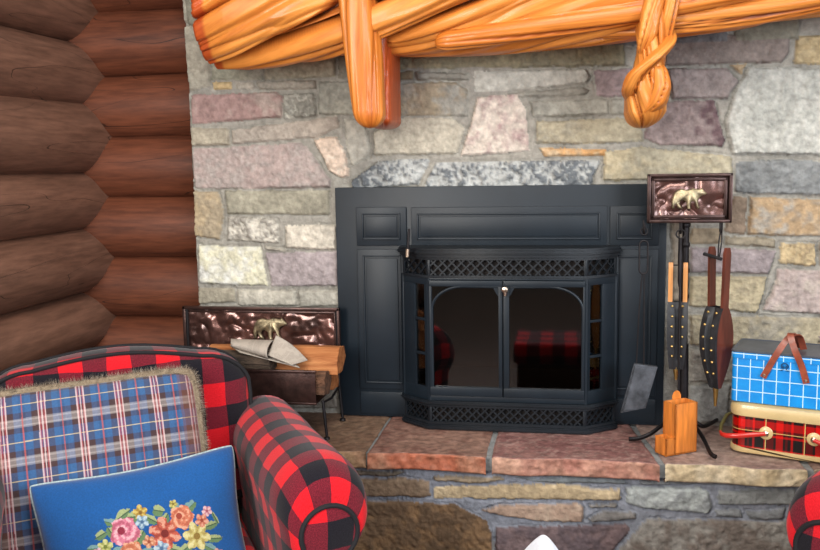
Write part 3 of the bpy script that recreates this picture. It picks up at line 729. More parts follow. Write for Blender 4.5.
# doors
mid = .240
for sgn in (0, 1):
    s0, s1 = (.004, mid-.001) if sgn == 0 else (mid+.003, L1-.004)
    z0, z1 = .114, .493; gx0, gx1 = (s0+.008, s1-.012) if sgn == 0 else (s0+.018, s1-.006)
    gz0, gz1 = .143, .474; g = Geo()
    # frame outline with arched-corner opening: build as strips
    nseg = 14; R = .105
    cx = gx0+R if sgn == 0 else gx1-R
    arc = []
    for k in range(nseg+1):
        a = PI/2*k/nseg
        arc.append((cx-R*math.sin(PI/2-a) if sgn == 0 else cx+R*math.sin(PI/2-a), gz1-R*.72+R*.72*math.sin(a)))
    fbox(g, fc_ := facets[1], s0, s1, -.012, .006, z0, gz0, .002); fbox(g, fc_, s0, s1, -.012, .006, gz1, z1, .002)
    fbox(g, fc_, s0, gx0, -.012, .0055, gz0-.002, gz1+.002, .002); fbox(g, fc_, gx1, s1, -.012, .0055, gz0-.002, gz1+.002, .002)
    dr = build('door', g, 'stove_black', st, world=True)
    g = Geo(); pts = [fc_[1](x, .001, z) for x, z in arc]; xx = gx0 if sgn == 0 else gx1
    pts = [fc_[1](arc[0][0], .001, gz0)]+pts+[fc_[1](gx1 if sgn == 0 else gx0, .001, gz1-.001)]
    g.tube(pts, .0045, 8); 
    build('arched_moulding', g, 'stove_black', dr, world=True)
    # corner plate beside the latch
    g = Geo(); q0 = gx1 if sgn == 0 else gx0; dd = -1 if sgn == 0 else 1
    g.prism([(q0, gz1+.002), (q0+dd*.020, gz1+.002), (q0+dd*.004, gz1-.028), (q0, gz1-.030)], .01, lambda a, b, d: tuple(fc_[1](a, -.006+d, b)), .001)
    build('corner_gusset', g, 'stove_black', dr, world=True)
    g = Geo(); fbox(g, fc_, gx0-.002, gx1+.002, -.008, -.005, gz0-.002, gz1+.002, 0); build('glass_pane', g, 'smoked_glass', dr, world=True)
g = Geo(); kp = facets[1][1](mid+.009, .006, .468)
Mk = Matrix.Translation(kp)@Matrix.Rotation(PI/2, 4, 'X')
g.lathe([(.004, 0), (.004, .012), (.010, .014), (.0115, .020), (.009, .026), (.003, .028)], 16, Mk)
g.tube([kp+Vector((0, -.02, 0)), kp+Vector((.001, -.022, -.02))], [.007, .0045], 10); build('latch_knob', g, 'pewter_knob', st, world=True, label='pale metal latch knob')
g = Geo(); g.tube([P(407.5, 256, -.172), P(409, 229, -.172)], [.0045, .0040], 10)
lv = build('damper_lever', g, 'iron_black', st, world=True)
g = Geo(); g.tube([P(407.3, 257, -.172), P(407.8, 249, -.172)], .0062, 10); g.tube([P(407.5, 253, -.172), P(407.5, 253, -.07)], .003, 8); build('lever_collar', g, 'pewter_knob', lv, world=True)
# firebox interior
g = Geo(); x0, x1, y1 = -.47, .12, .28
g.box(x0, x1, y1, y1+.02, .09, .5, 0); g.box(x0-.02, x0, -.06, y1, .09, .5, 0); g.box(x1, x1+.02, -.06, y1, .09, .5, 0)
g.box(x0, x1, -.06, y1, .098, .110, 0); g.box(x0-.015, x1+.015, -.06, y1, .488, .496, 0); build('firebox', g, 'firebox_brick', st, world=True)
g = Geo()
for k in range(7): g.box(-.40+k*.075, -.385+k*.075, -.05, .15, .13, .145, .003)
g.box(-.41, .08, -.06, -.045, .118, .19, .003); build('fire_grate', g, 'firebox_dark', st, world=True)

# ------------------------------------------------------------------ bear plates
BEAR = [(-.46, -.30), (-.47, -.12), (-.44, .02), (-.41, .12), (-.33, .21), (-.2, .25), (-.08, .22), (.03, .235), (.12, .27), (.2, .25), (.27, .235),
        (.33, .245), (.35, .275), (.38, .245), (.43, .19), (.49, .135), (.50, .10), (.46, .075), (.40, .06), (.33, .03), (.28, -.03), (.26, -.1), (.27, -.2),
        (.31, -.28), (.33, -.315), (.24, -.32), (.21, -.25), (.17, -.12), (.10, -.10), (.06, -.16), (.05, -.25), (.08, -.33), (-.03, -.335), (-.04, -.25), (-.06, -.12),
        (-.14, -.07), (-.22, -.09), (-.25, -.17), (-.21, -.24), (-.16, -.31), (-.27, -.325), (-.32, -.24), (-.35, -.17), (-.38, -.22), (-.38, -.30), (-.43, -.32)]
def bear(parent, cx, cz, w, Y):
    g = Geo(); p = [(cx+a*w, cz+b*w) for a, b in BEAR]
    b = bmesh.new(); f = b.faces.new([b.verts.new((q[0], Y, q[1])) for q in p])
    r = bmesh.ops.extrude_face_region(b, geom=[f]); tv = [e for e in r['geom'] if isinstance(e, bmesh.types.BMVert)]
    for v in tv: v.co.y -= .004
    tf = [e for e in r['geom'] if isinstance(e, bmesh.types.BMFace)]
    bmesh.ops.inset_region(b, faces=tf, thickness=w*.028, depth=0)
    for f_ in tf:
        for v in f_.verts: v.co.y -= .004
    g.bm(b); b.free()
    o = build('bear_emblem', g, 'bear_brass', parent, world=True, smooth=60, label='brass bear relief'); return o
def hammered(parent, x0, x1, z0, z1, Y, amp, seed, nm='hammered_plate'):
    nx, nz = 110, 50; X, Z = np.meshgrid(np.linspace(x0, x1, nx), np.linspace(z0, z1, nz))
    q = np.stack([X.ravel()*26, np.zeros(X.size), Z.ravel()*26], 1); h = fbm(q, seed, 2).reshape(X.shape); h = np.abs(h)**.8
    d = parent.location; V = np.stack([X-d.x, Y-amp*h-d.y, Z-d.z], -1)
    return grid_obj(nm, V[::-1], 'hammered_brown', parent=parent)

# ------------------------------------------------------------------ tool stand
ts = thing('fireplace_tool_stand', 'dark iron fireplace tool stand topped by a bronze bear plaque, curved feet on the hearth', 'fireplace tool stand', (.375, -.17, 0))
def frame(g, x0, x1, z0, z1, Y, w, t):
    for (a, b, c, d) in ((x0, x1, z1-w, z1), (x0, x1, z0, z0+w), (x0, x0+w, z0, z1), (x1-w, x1, z0, z1)): g.box(a, b, Y-t, Y, c, d, .003)
px0, px1, pz0, pz1 = .254, .500, .676, .824
g = Geo(); frame(g, px0, px1, pz0, pz1, -.162, .010, .022); frame(g, px0+.013, px1-.013, pz0+.013, pz1-.013, -.160, .010, .014); build('plaque_frame', g, 'bronze_frame', ts, world=True)
hammered(ts, px0+.012, px1-.012, pz0+.012, pz1-.012, -.163, .008, 3)
g = Geo().box(px0+.004, px1-.004, -.161, -.156, pz0+.004, pz1-.004, .002); build('back_plate', g, 'bronze_frame', ts, world=True)
bear(ts, .375, .752, .105, -.171)
g = Geo(); g.tube([(.372, -.150, .76), (.374, -.150, .40), (.378, -.150, .03)], .0105, 12); g.tube([(.374, -.15, .30), (.378, -.15, .10)], .0145, 12)
for z in (.44, .52, .60, .66): g.lathe([(.011, z), (.0135, z+.004), (.0135, z+.012), (.011, z+.016)], 12, Matrix.Translation((.373, -.15, 0)))
g.lathe([(.015, .085), (.020, .09), (.017, .098), (.020, .106), (.012, .112)], 14, Matrix.Translation((.378, -.15, 0))); build('pole', g, 'iron_black', ts, world=True)
def foot(pts, w=.0072):
    g = Geo(); V_ = [Vector(p) for p in pts]; out = []
    for i in range(len(V_)-1):
        p0, p1, p2, p3 = V_[max(i-1, 0)], V_[i], V_[i+1], V_[min(i+2, len(V_)-1)]
        for k in range(6):
            t = k/6; out.append(.5*((2*p1)+(p2-p0)*t+(2*p0-5*p1+4*p2-p3)*t*t+(3*p1-p0-3*p2+p3)*t**3))
    out.append(V_[-1]); g.tube(out, w, 10, flat=.75); build('foot', g, 'iron_black', ts, world=True)
c0 = Vector((.378, -.15, .045))
a = PZ(629, 439, .010); foot([c0, (.33, -.17, .055), (.275, -.215, .03), a+Vector((.03, .005, .002)), a])
a = PZ(716, 457, .010); foot([c0, (.405, -.19, .05), (.425, -.24, .028), a+Vector((-.012, .022, .004)), a])
a = PZ(728, 412, .010); foot([c0, (.41, -.135, .05), (.45, -.12, .03), a])
hk = [(.245, .672), (.352, .672), (.468, .672)]
for (x, z) in hk:
    g = Geo(); g.tube([(x, -.172, z+.012), (x, -.178, z-.006)]+[(x, -.190+.012*math.cos(t), z-.014-.012*math.sin(t)) for t in np.linspace(0, PI, 8)]+[(x, -.203, z+.006)], .0032, 8)
    build('hook', g, 'iron_black', ts, world=True)

# hanging pan
pan = thing('long_handled_pan', 'flat grey metal pan on twin long wire handles hanging from the tool stand', 'fireplace pan', (.245, -.19, .09))
g = Geo(); Y = -.195
g.tube([(.245+.0105*math.cos(a), Y-.0, .652+.0105*math.sin(a)) for a in np.linspace(0, 2*PI, 17)[:-1]], .0022, 8, closed=True)
pts = [(.245+.0125*math.cos(a), Y, (.598 if math.sin(a) > 0 else .525)+.014*math.sin(a)+.012) for a in np.linspace(0, 2*PI, 25)[:-1]]
g.tube(pts, .0028, 8, closed=True); build('hanging_loop', g, 'iron_black', pan, world=True)
for dx in (-.009, .013):
    g = Geo(); g.tube([(.244+dx*.25, Y, .527), (.240+dx*.7, Y, .40), (.238+dx, Y, .235)], .0021, 8); build('wire_handle', g, 'iron_black', pan, world=True)
cs_ = [P(634, 363, -.20), P(657, 366, -.18), P(645, 406, -.18), P(620, 411, -.20)]
def quadbox(g, cs, n, bev=.004):
    g.prism([(p.x, p.z) for p in cs], n, lambda a, b, d: (a, -.185-d+.25*(a-.25), b), bev)
g = Geo(); quadbox(g, cs_, .024); pb = build('pan_body', g, 'pan_grey', pan, world=True)
ct = sum(cs_, Vector())/4
g = Geo(); g.prism([((p.x-ct.x)*.86+ct.x, (p.z-ct.z)*.9+ct.z) for p in cs_], .004, lambda a, b, d: (a, -.208-d+.25*(a-.25), b), .001); build('sliding_lid', g, 'pan_grey', pb, world=True)

# poker
pk = thing('iron_poker', 'slim black iron poker hanging by a ring from the middle hook', 'poker', (.355, -.2, .1))
g = Geo(); X = .352
g.tube([(X+.013*math.cos(a), -.196, .644+.013*math.sin(a)) for a in np.linspace(0, 2*PI, 17)[:-1]], .0026, 8, closed=True); build('ring', g, 'iron_black', pk, world=True)
g = Geo(); g.tube([(X, -.197, .632), (X+.001, -.2, .5), (X+.003, -.205, .13)], [.0042, .0038, .0036], 10); build('shaft', g, 'iron_black', pk, world=True)
g = Geo(); g.tube([(X, -.197, .60), (X, -.198, .585), (X, -.198, .50), (X, -.199, .485)], [.004, .0065, .0065, .004], 10); build('grip', g, 'iron_black', pk, world=True)

# bellows
def bellows(name, label, ax_, zt, zh, zb, zn, gap, wid, ang, woodm, hw, Y, dv=.0, tb=.0065):
    root = thing(name, label, 'bellows', (ax_, Y, zn))
    n_ = Vector((math.cos(ang), -math.sin(ang), 0)); w_ = Vector((math.sin(ang), math.cos(ang), 0))
    O = Vector((ax_, Y, 0))
    def W(z):      # half-width of board
        t = (z-zb)/(zh-zb)
        if t <= 0: return .008
        if t >= 1: return hw
        return .008+(wid-.008)*math.sin(min(1, t/.62)*PI/2) if t < .62 else hw+(wid-hw)*math.cos((t-.62)/.38*PI/2)**.8
    def G(z):      # half-gap
        t = max(0, min(1, (z-zb)/(zt-zb))); s = math.sin(min(1, t*2.6)*PI/2)
        return .006+(gap/2-.006)*s+dv*max(0, (z-zh)/(zt-zh))
    zs = list(np.linspace(zb, zh, 22))+list(np.linspace(zh, zt, 12))[1:]
    for sg in (-1, 1):
        g = Geo(); rows = []
        for z in zs:
            h = W(z)*(1 if z < zt-.004 else .6); gg = G(z)*sg; t_ = tb*sg
            rows.append([O+n_*(gg+a*t_)+w_*b*h+Vector((0, 0, z)) for a, b in ((0, -1), (1, -.92), (1, .92), (0, 1), (0, -1))])
        g.sheet(rows); k = len(rows[0]); tot = len(rows)*k; g.f.append((0, 1, 2, 3)); g.f.append((tot-k, tot-k+1, tot-k+2, tot-k+3))
        build('board', g, woodm, root, world=True)
    g = Geo(); rows = []
    zl = [z for z in zs if z <= zh+.004]
    for z in zl:
        h = W(z)*.99; gg = G(z)+.001; pl = .72 if zb+.02 < z < zh-.006 else .95
        og = gg+tb+.0008; ig = gg-.001; h = h+.001
        rows.append([O+n_*a+w_*b*h+Vector((0, 0, z)) for a, b in ((-og, -1.03), (-gg*.5, -1.06), (0, -pl), (gg*.5, -1.06), (og, -1.03), (og, -.86), (ig, -.86), (ig, .98), (-ig, .98), (-ig, -.86), (-og, -.86), (-og, -1.03))])
    g.sheet(rows); build('leather_gusset', g, 'black_leather', root, world=True)
    m2 = 6
    for i in range(m2):
        z = zb+(zh-zb)*(.20+.74*i/(m2-1))
        for a in (-1, 1):
            g = Geo(); c = O+n_*a*(G(z)*.5+tb*.6)-w_*((W(z)+.001)*1.045)+Vector((0, 0, z))
            g.lathe([(.0042, 0), (.0036, .002), (.0015, .0035)], 8, Matrix.Translation(c)@Vector((0, 0, 1)).rotation_difference(-w_).to_matrix().to_4x4())
            build('brass_stud', g, 'brass', root, world=True)
    g = Geo(); g.tube([O+Vector((0, 0, zb+.02)), O+Vector((0, 0, zb)), O+Vector((0, 0, zb-.012)), O+Vector((0, 0, zn))], [.010, .0095, .0075, .004], 12); build('nozzle', g, 'brass', root, world=True)
    return root, O, n_, w_, G
root, O, n_, w_, G = bellows('fire_bellows', 'walnut and black leather bellows with brass studs hanging from the right hook', .464, .605, .425, .175, .118, .040, .042, .85, 'walnut_wood', .014, -.20, .004, tb=.0085)
g = Geo(); z = .578; g.tube([O-n_*.045-w_*.014+Vector((0, 0, z+.004)), O+n_*.02-w_*.016+Vector((0, 0, z-.006))], .0055, 8); build('strap', g, 'black_leather', root, world=True)
g = Geo(); g.tube([(.468, -.190, .66), (.462, -.195, .62), (.460, -.2, .575)], .0022, 8); g.tube([(.470, -.190, .66), (.470, -.196, .62), (.464, -.2, .575)], .0022, 8); build('hanging_cord', g, 'iron_black', root, world=True)
root, O, n_, w_, G = bellows('fire_bellows', 'slim bellows with light orange wood handles hanging edge-on behind the poker', .350, .555, .435, .225, .19, .030, .020, .10, 'slat_wood', .010, -.17, .0, tb=.013)
g = Geo(); g.tube([(.350, -.176, .66), (.350, -.172, .60), (.350, -.17, .548)], .0018, 8); g.tube([O-n_*.016+Vector((0, 0, .547)), O+n_*.016+Vector((0, 0, .547))], .002, 8); build('hanging_cord', g, 'iron_black', root, world=True)

# match box
ang = math.atan2(.056, .087)
mb = thing('wooden_match_box', 'small honey coloured stepped wooden box standing at the foot of the tool stand', 'box', (.318, -.335, 0), ang)
def openbox(g, x0, x1, y0, y1, z0, z1, t=.006, fl=None):
    g.box(x0, x1, y0, y0+t, z0, z1, .0012); g.box(x0, x1, y1-t, y1, z0, z1, .0012); g.box(x0, x0+t, y0, y1, z0, z1, .0012); g.box(x1-t, x1, y0, y1, z0, z1, .0012); g.box(x0, x1, y0, y1, z0, z0+t, .001)
g = Geo(); openbox(g, .016, .098, .0, .055, .0, .152); build('tall_box', g, 'box_wood', mb)
g = Geo(); openbox(g, -.016, .018, .0, .050, .0, .052); build('low_tray', g, 'box_wood', mb)
g = Geo(); g.prism([(.054, .0), (.084, .0), (.084, .160), (.080, .170), (.074, .175), (.066, .175), (.059, .170), (.054, .160)], .006, lambda a, b, d: (a, .058-d+.005, b), .001); build('back_board', g, 'box_wood', mb)

# ------------------------------------------------------------------ tins
def rrect(w, d, r, n=8):
    pts = []; 
    for cx, cy, a0 in ((w/2-r, -d/2+r, -PI/2), (w/2-r, d/2-r, 0), (-w/2+r, d/2-r, PI/2), (-w/2+r, -d/2+r, PI)):
        for k in range(n+1): a = a0+PI/2*k/n; pts.append((cx+r*math.cos(a), cy+r*math.sin(a)))
    # subdivide straight runs
    out = []
    for i in range(len(pts)):
        p, q = pts[i], pts[(i+1) % len(pts)]; l_ = math.hypot(q[0]-p[0], q[1]-p[1]); m_ = max(1, int(l_/.04))
        for k in range(m_): out.append((p[0]+(q[0]-p[0])*k/m_, p[1]+(q[1]-p[1])*k/m_))
    return out
def loft(g, w, d, r, prof, cap0=True, cap1=True):   # prof: (offset, z)
    rows = []; uv = []
    for (o, z) in prof:
        p = rrect(w+2*o, d+2*o, r+o); p = p+[p[0]]; s_ = 0; us = []
        for i in range(len(p)):
            if i: s_ += math.hypot(p[i][0]-p[i-1][0], p[i][1]-p[i-1][1])
            us.append((s_, z))
        rows.append([(a, b, z) for a, b in p]); uv.append(us)
    o0 = len(g.v); g.sheet(rows, uv); k = len(rows[0])
    if cap0: g.f.append(tuple(range(o0, o0+k-1)))
    if cap1: g.f.append(tuple(range(o0+(len(rows)-1)*k, o0+len(rows)*k-1)))
    return g
A_ = Vector((.497, -.268, 0)); tang = math.atan2(-.075, .2)
TW, TD, TH = .35, .19, .150
def tin_origin(A, w, d, an): return A+Vector((math.cos(an)*w/2-math.sin(an)*d/2, math.sin(an)*w/2+math.cos(an)*d/2, 0))
org = tin_origin(A_, TW, TD, tang)
t1 = thing('picnic_tin', 'red tartan picnic tin with cream rims and red handle, lower of two tins', 'picnic tin', org, tang)
g = loft(Geo(), TW, TD, .035, [(0, .018), (0, .126)]); build('body', g, 'tartan_tin', t1)
g = loft(Geo(), TW, TD, .035, [(-.006, 0), (.003, .004), (.005, .010), (.004, .019), (0.001, .021)]); build('base_rim', g, 'cream_enamel', t1)
g = loft(Geo(), TW, TD, .035, [(.001, .112), (.004, .114), (.006, .124), (.006, .136), (.003, .146), (-.012, .151), (-.03, .152)]); build('lid', g, 'cream_enamel', t1)
mounts = [.100-TW/2, .100+.128-TW/2]
for x in mounts:
    g = Geo(); M_ = Matrix.Translation((x, -TD/2-.0, .070))@Matrix.Rotation(PI/2, 4, 'X')
    g.lathe([(.0195, 0), (.0195, .002), (.016, .0045), (.008, .006), (.006, .006)], 20, M_); mp = build('handle_mount', g, 'cream_enamel', t1)
    g = Geo(); g.lathe([(.0085, .005), (.0085, .010), (.005, .013), (.002, .014)], 14, M_); build('rivet', g, 'pewter_knob', mp)
x = mounts[0]; y = -TD/2-.014
Mi = Matrix.Translation(org)@Matrix.Rotation(tang, 4, 'Z'); Mi.invert()
def ploc(px, py, z, off=0): return Mi@PZ(px, py, z)
hpts = [Vector((x, y+.004, .070)), Vector((x-.03, y-.004, .066)), Vector((x-.075, y-.012, .058)), Vector((x-.105, y-.012, .054)), Vector((x-.120, y-.004, .054)), Vector((x-.127, y+.012, .057))]
g = Geo(); g.tube(hpts, [.006, .0075, .008, .008, .007, .005], 12, flat=.8); build('handle_grip', g, 'red_enamel', t1, label='curved red handle swung out to the left')
g = Geo(); g.tube([hpts[-1], Vector((x-.131, y+.04, .068)), Vector((x-.125, y+.09, .088)), Vector((x-.10, y+.125, .098)), Vector((x-.060, y+.14, .102))], .0035, 10, flat=1.6); build('handle_wire', g, 'brass_wire', t1)
# second grip, from right mount, swung out to the right
x2 = mounts[1]; g = Geo(); g.tube([(x2, y+.004, .070), (x2+.03, y-.004, .062), (x2+.075, y-.012, .052), (x2+.115, y-.008, .048)], [.006, .0075, .008, .006], 12, flat=.8); build('handle_grip', g, 'red_enamel', t1)

B_ = Vector((.497, -.262, .152)); tang2 = tang+.02
BW, BD, BH = .34, .185, .155
org2 = tin_origin(B_, BW, BD, tang2)
t2 = thing('picnic_tin', 'bright blue tin with white grid and leather straps, on the red tartan tin', 'picnic tin', org2, tang2)
g = loft(Geo(), BW, BD, .012, [(-.004, 0), (0, .003), (0, .148)], True, False); build('body', g, 'blue_grid_tin', t2)
g = loft(Geo(), BW, BD, .012, [(0, .132), (.003, .133), (.003, .150)], False, False); build('lid', g, 'blue_grid_tin', t2)
g = loft(Geo(), BW, BD, .012, [(.004, .151), (.0045, .154), (.001, .156), (-.004, .1535), (-.009, .1535)]); build('lid_top', g, 'lid_grey', t2, smooth=12)
def strapc(x0, x1, xt, yy, zt, ys):
    g = Geo(); pts = []
    for k in range(17):
        t = k/16
        pts.append(Vector((x0+(x1-x0)*t, yy+ys*math.sin(t*PI), 0)))
    return pts
# each strap: riveted low on the front at one side, loops above the lid and comes down on the other side
def strap(xa, xb, yo, zlow, ztop, lean):
    pts = []
    for k in range(25):
        t = k/24; s_ = math.sin(t*PI)
        pts.append(Vector((xa+(xb-xa)*(t+.0*s_), yo-.003-.006*s_+lean*max(0, s_-.5)*.06, zlow+(ztop-zlow)*(s_**.75))))
    return pts
f_ = -BD/2
def poly_strap(pts):
    g = Geo(); V_ = [Vector(p) for p in pts]; out = []
    for i in range(len(V_)-1):
        p0, p1, p2, p3 = V_[max(i-1, 0)], V_[i], V_[i+1], V_[min(i+2, len(V_)-1)]
        for k in range(8):
            t = k/8; out.append(.5*((2*p1)+(p2-p0)*t+(2*p0-5*p1+4*p2-p3)*t*t+(3*p1-p0-3*p2+p3)*t**3))
    out.append(V_[-1]); return out
hl = BW*-.5
for nm, pts in (('a', [(hl+.088, f_-.005, .082), (hl+.108, f_-.0065, .125), (hl+.132, f_-.004, .172), (hl+.150, f_+.012, .200), (hl+.163, f_+.034, .208), (hl+.176, f_+.060, .196), (hl+.186, f_+.082, .157)]),
                ('b', [(hl+.204, f_-.005, .077), (hl+.190, f_-.0075, .125), (hl+.170, f_-.008, .172), (hl+.158, f_+.004, .202), (hl+.156, f_+.02, .213), (hl+.162, f_+.055, .200), (hl+.172, f_+.10, .157)])):
    o_ = poly_strap(pts); g = Geo(); wd = [Vector((1, .0, 0))]*len(o_); g.strip(o_, .018, .003, wd); s_ = build('leather_strap', g, 'brown_leather', t2)
    g = Geo(); g.lathe([(.004, 0), (.004, .003), (.002, .005)], 10, Matrix.Translation((pts[0][0]+(.003 if nm == 'a' else -.002), f_-.006, pts[0][2]+.008))@Matrix.Rotation(PI/2, 4, 'X')); build('rivet', g, 'pewter_knob', s_)
# little dark emblem on lid front
g = Geo(); ex, ez = hl+.145, .116
g.tube([(ex+.009*math.cos(a), f_-.0035, ez+.004+.009*math.sin(a)) for a in np.linspace(-.6, PI+.6, 12)], .0016, 6)
g.tube([(ex-.0045, f_-.0035, ez-.006), (ex-.0045, f_-.0035, ez+.006), (ex, f_-.0035, ez+.001), (ex+.0045, f_-.0035, ez+.006), (ex+.0045, f_-.0035, ez-.006)], .0013, 6)
g.tube([(ex-.013, f_-.0035, ez-.008), (ex-.006, f_-.0035, ez-.008)], .0015, 6); g.tube([(ex+.006, f_-.0035, ez-.008), (ex+.013, f_-.0035, ez-.008)], .0015, 6)
build('emblem', g, 'marker_ink', t2)

# ------------------------------------------------------------------ firewood rack
rk = thing('firewood_rack', 'bronze firewood rack with hammered bear back panel standing on the hearth behind the armchair', 'firewood rack', (-1.02, -.17, 0))
rx0, rx1, rz0, rz1 = -1.30, -.738, .165, .388
g = Geo(); frame(g, rx0, rx1, rz0, rz1, -.072, .012, .018); frame(g, rx0+.014, rx1-.014, rz0+.014, rz1-.014, -.074, .008, .010); build('panel_frame', g, 'bronze_frame', rk, world=True)
hammered(rk, rx0+.012, rx1-.012, rz0+.012, rz1-.012, -.076, .010, 8)
g = Geo().box(rx0+.004, rx1-.004, -.074, -.068, rz0+.004, rz1-.004, .002); build('back_plate', g, 'bronze_frame', rk, world=True)
bear(rk, -.985, .318, .125, -.086)
g = Geo(); g.box(rx0, -.765, -.306, -.300, .115, .222, .002); g.box(rx0, -.762, -.310, -.297, .214, .224, .003); g.box(rx0, -.762, -.310, -.297, .112, .120, .003); build('front_panel', g, 'bronze_frame', rk, world=True)
g = Geo(); g.box(rx0, -.765, -.300, -.075, .112, .118, .001); build('tray', g, 'bronze_frame', rk, world=True)
for (x, yy) in ((-.742, -.292), (-.742, -.085), (-1.29, -.292), (-1.29, -.085)):
    g = Geo(); s_ = 1 if x > -1 else -1; z1 = .124 if yy < -.2 else .38
    g.tube([(x-.006*s_, yy, z1), (x-.004*s_, yy, .12), (x+.006*s_, yy-.004, .01)], [.0055, .0055, .0048], 8); g.lathe([(.011, .0), (.010, .004), (.005, .008)], 12, Matrix.Translation((x+.006*s_, yy-.004, 0))); build('leg', g, 'iron_black', rk, world=True)
g = Geo(); g.tube([(-.746, -.292, .118), (-.746, -.19, .104), (-.746, -.085, .118)], .004, 8); build('end_rail', g, 'iron_black', rk, world=True); g = Geo(); g.tube([(-1.286, -.292, .118), (-1.286, -.19, .104), (-1.286, -.085, .118)], .004, 8); build('end_rail', g, 'iron_black', rk, world=True)

def firelog(label, x0, x1, yc, zc, r, poly, seed, rot):
    n = 60; V = []; k = 40
    per = []
    for i in range(len(poly)):
        a, b = Vector(poly[i]), Vector(poly[(i+1) % len(poly)])
        for j in range(k//len(poly)): per.append(a.lerp(b, j/(k//len(poly))))
    k = len(per); arr = np.array([(p.x, p.y) for p in per])*r
    ca, sa = math.cos(rot), math.sin(rot); arr = arr@np.array([[ca, sa], [-sa, ca]])
    t = np.linspace(0, 1, n); V = np.zeros((n, k, 3))
    for i in range(n):
        q = np.stack([np.full(k, t[i]*4), arr[:, 0]*30, arr[:, 1]*30], 1); d = 1+.10*fbm(q, seed, 3)+.05*vn(q*np.array([.3, 2, 2]), seed+3)
        V[i, :, 0] = x0+(x1-x0)*t[i]+.006*fbm(q*np.array([0, 1, 1]), seed+5, 2)*(1 if i in (0, n-1) else 0); V[i, :, 1] = yc+arr[:, 0]*d; V[i, :, 2] = zc+arr[:, 1]*d
    g = Geo(); fs = []
    for i in range(n-1):
        for j in range(k): fs.append((i*k+j, i*k+(j+1) % k, (i+1)*k+(j+1) % k, (i+1)*k+j))
    fs.append(tuple(range(k))); fs.append(tuple((n-1)*k+j for j in range(k)))
    g.add([tuple(p) for p in V.reshape(-1, 3)], fs)
    o = build('firewood_log', g, 'split_wood', smooth=35)
    ctr = Vector(((x0+x1)/2, yc, zc-r*.6))
    for v in o.data.vertices: v.co -= ctr
    o.location = ctr
    return tag(o, label, 'firewood log', 'firewood logs in the rack')
wedge = [(-1, -.3), (-.6, .5), (0, .72), (.7, .45), (1, -.3), (.1, -.75)]
firelog('split orange log on top in the rack, its ragged end at the right', -1.16, -.712, -.175, .232, .062, wedge, 3, .3)
firelog('split log at the rack front, sticking out past the right end of the front panel', -1.2, -.740, -.248, .172, .044, [(-.9, -.7), (-1, .5), (-.2, .85), (.8, .7), (1, -.4), (.2, -.9)], 6, .0)
firelog('log at the bottom back of the rack half hidden under the top log', -1.22, -.745, -.135, .158, .050, [(-1, -.4), (-.5, .7), (.5, .8), (1, -.2), (.3, -.8)], 9, .2)
# bark log to the left, under the paper
bpy.data.objects['firewood_log.001'].data.materials[0] = MATS['bark_brown']
o = firelog('rough grey barked log lying in the rack beside the armchair back', -1.25, -.92, -.255, .238, .034, [(math.cos(a), math.sin(a)) for a in np.linspace(0, 2*PI, 9)[:-1]], 12, 0)
o.data.materials.clear(); o.data.materials.append(MATS['bark'])

# newspaper: folded sheet, open edge to the right
npaper = thing('newspaper', 'folded newspaper lying on top of the firewood logs in the rack', 'newspaper', (-.94, -.24, .28))
def leaf(fn, nu=18, nv=22):
    g = Geo(); rows = []; uv = []
    for i in range(nu+1):
        rows.append([fn(i/nu, j/nv) for j in range(nv+1)]); uv.append([(i/nu*.2, j/nv*.16) for j in range(nv+1)])
    g.sheet(rows, uv); o = build('leaf', g, 'newsprint', npaper, world=True, smooth=60, fixn=False)
    md = o.modifiers.new('thick', 'SOLIDIFY'); md.thickness = .0025; return o
def roll(s, t):
    c = P(231+42*s, 343+7*s, -.25); a = math.radians(-30+250*t); r = .016+.015*s
    return c+Vector((-.012*math.cos(a)*(1-s), r*2.0*math.cos(a), r*math.sin(a)*(.8+.2*s)))
leaf(roll)
def slope(s, t):
    a = P(276, 337, -.235).lerp(P(268, 357, -.295), t); b = P(308, 362, -.25).lerp(P(292, 366.5, -.305), t)
    return a.lerp(b, s)+Vector((0, 0, .006+.010*math.sin(s*PI)*(1-t)))
leaf(slope)
def under(s, t):
    a = P(230, 345, -.25).lerp(P(240, 352, -.30), t); b = P(280, 350, -.22).lerp(P(300, 367.5, -.29), t)
    return a.lerp(b, s)
leaf(under)

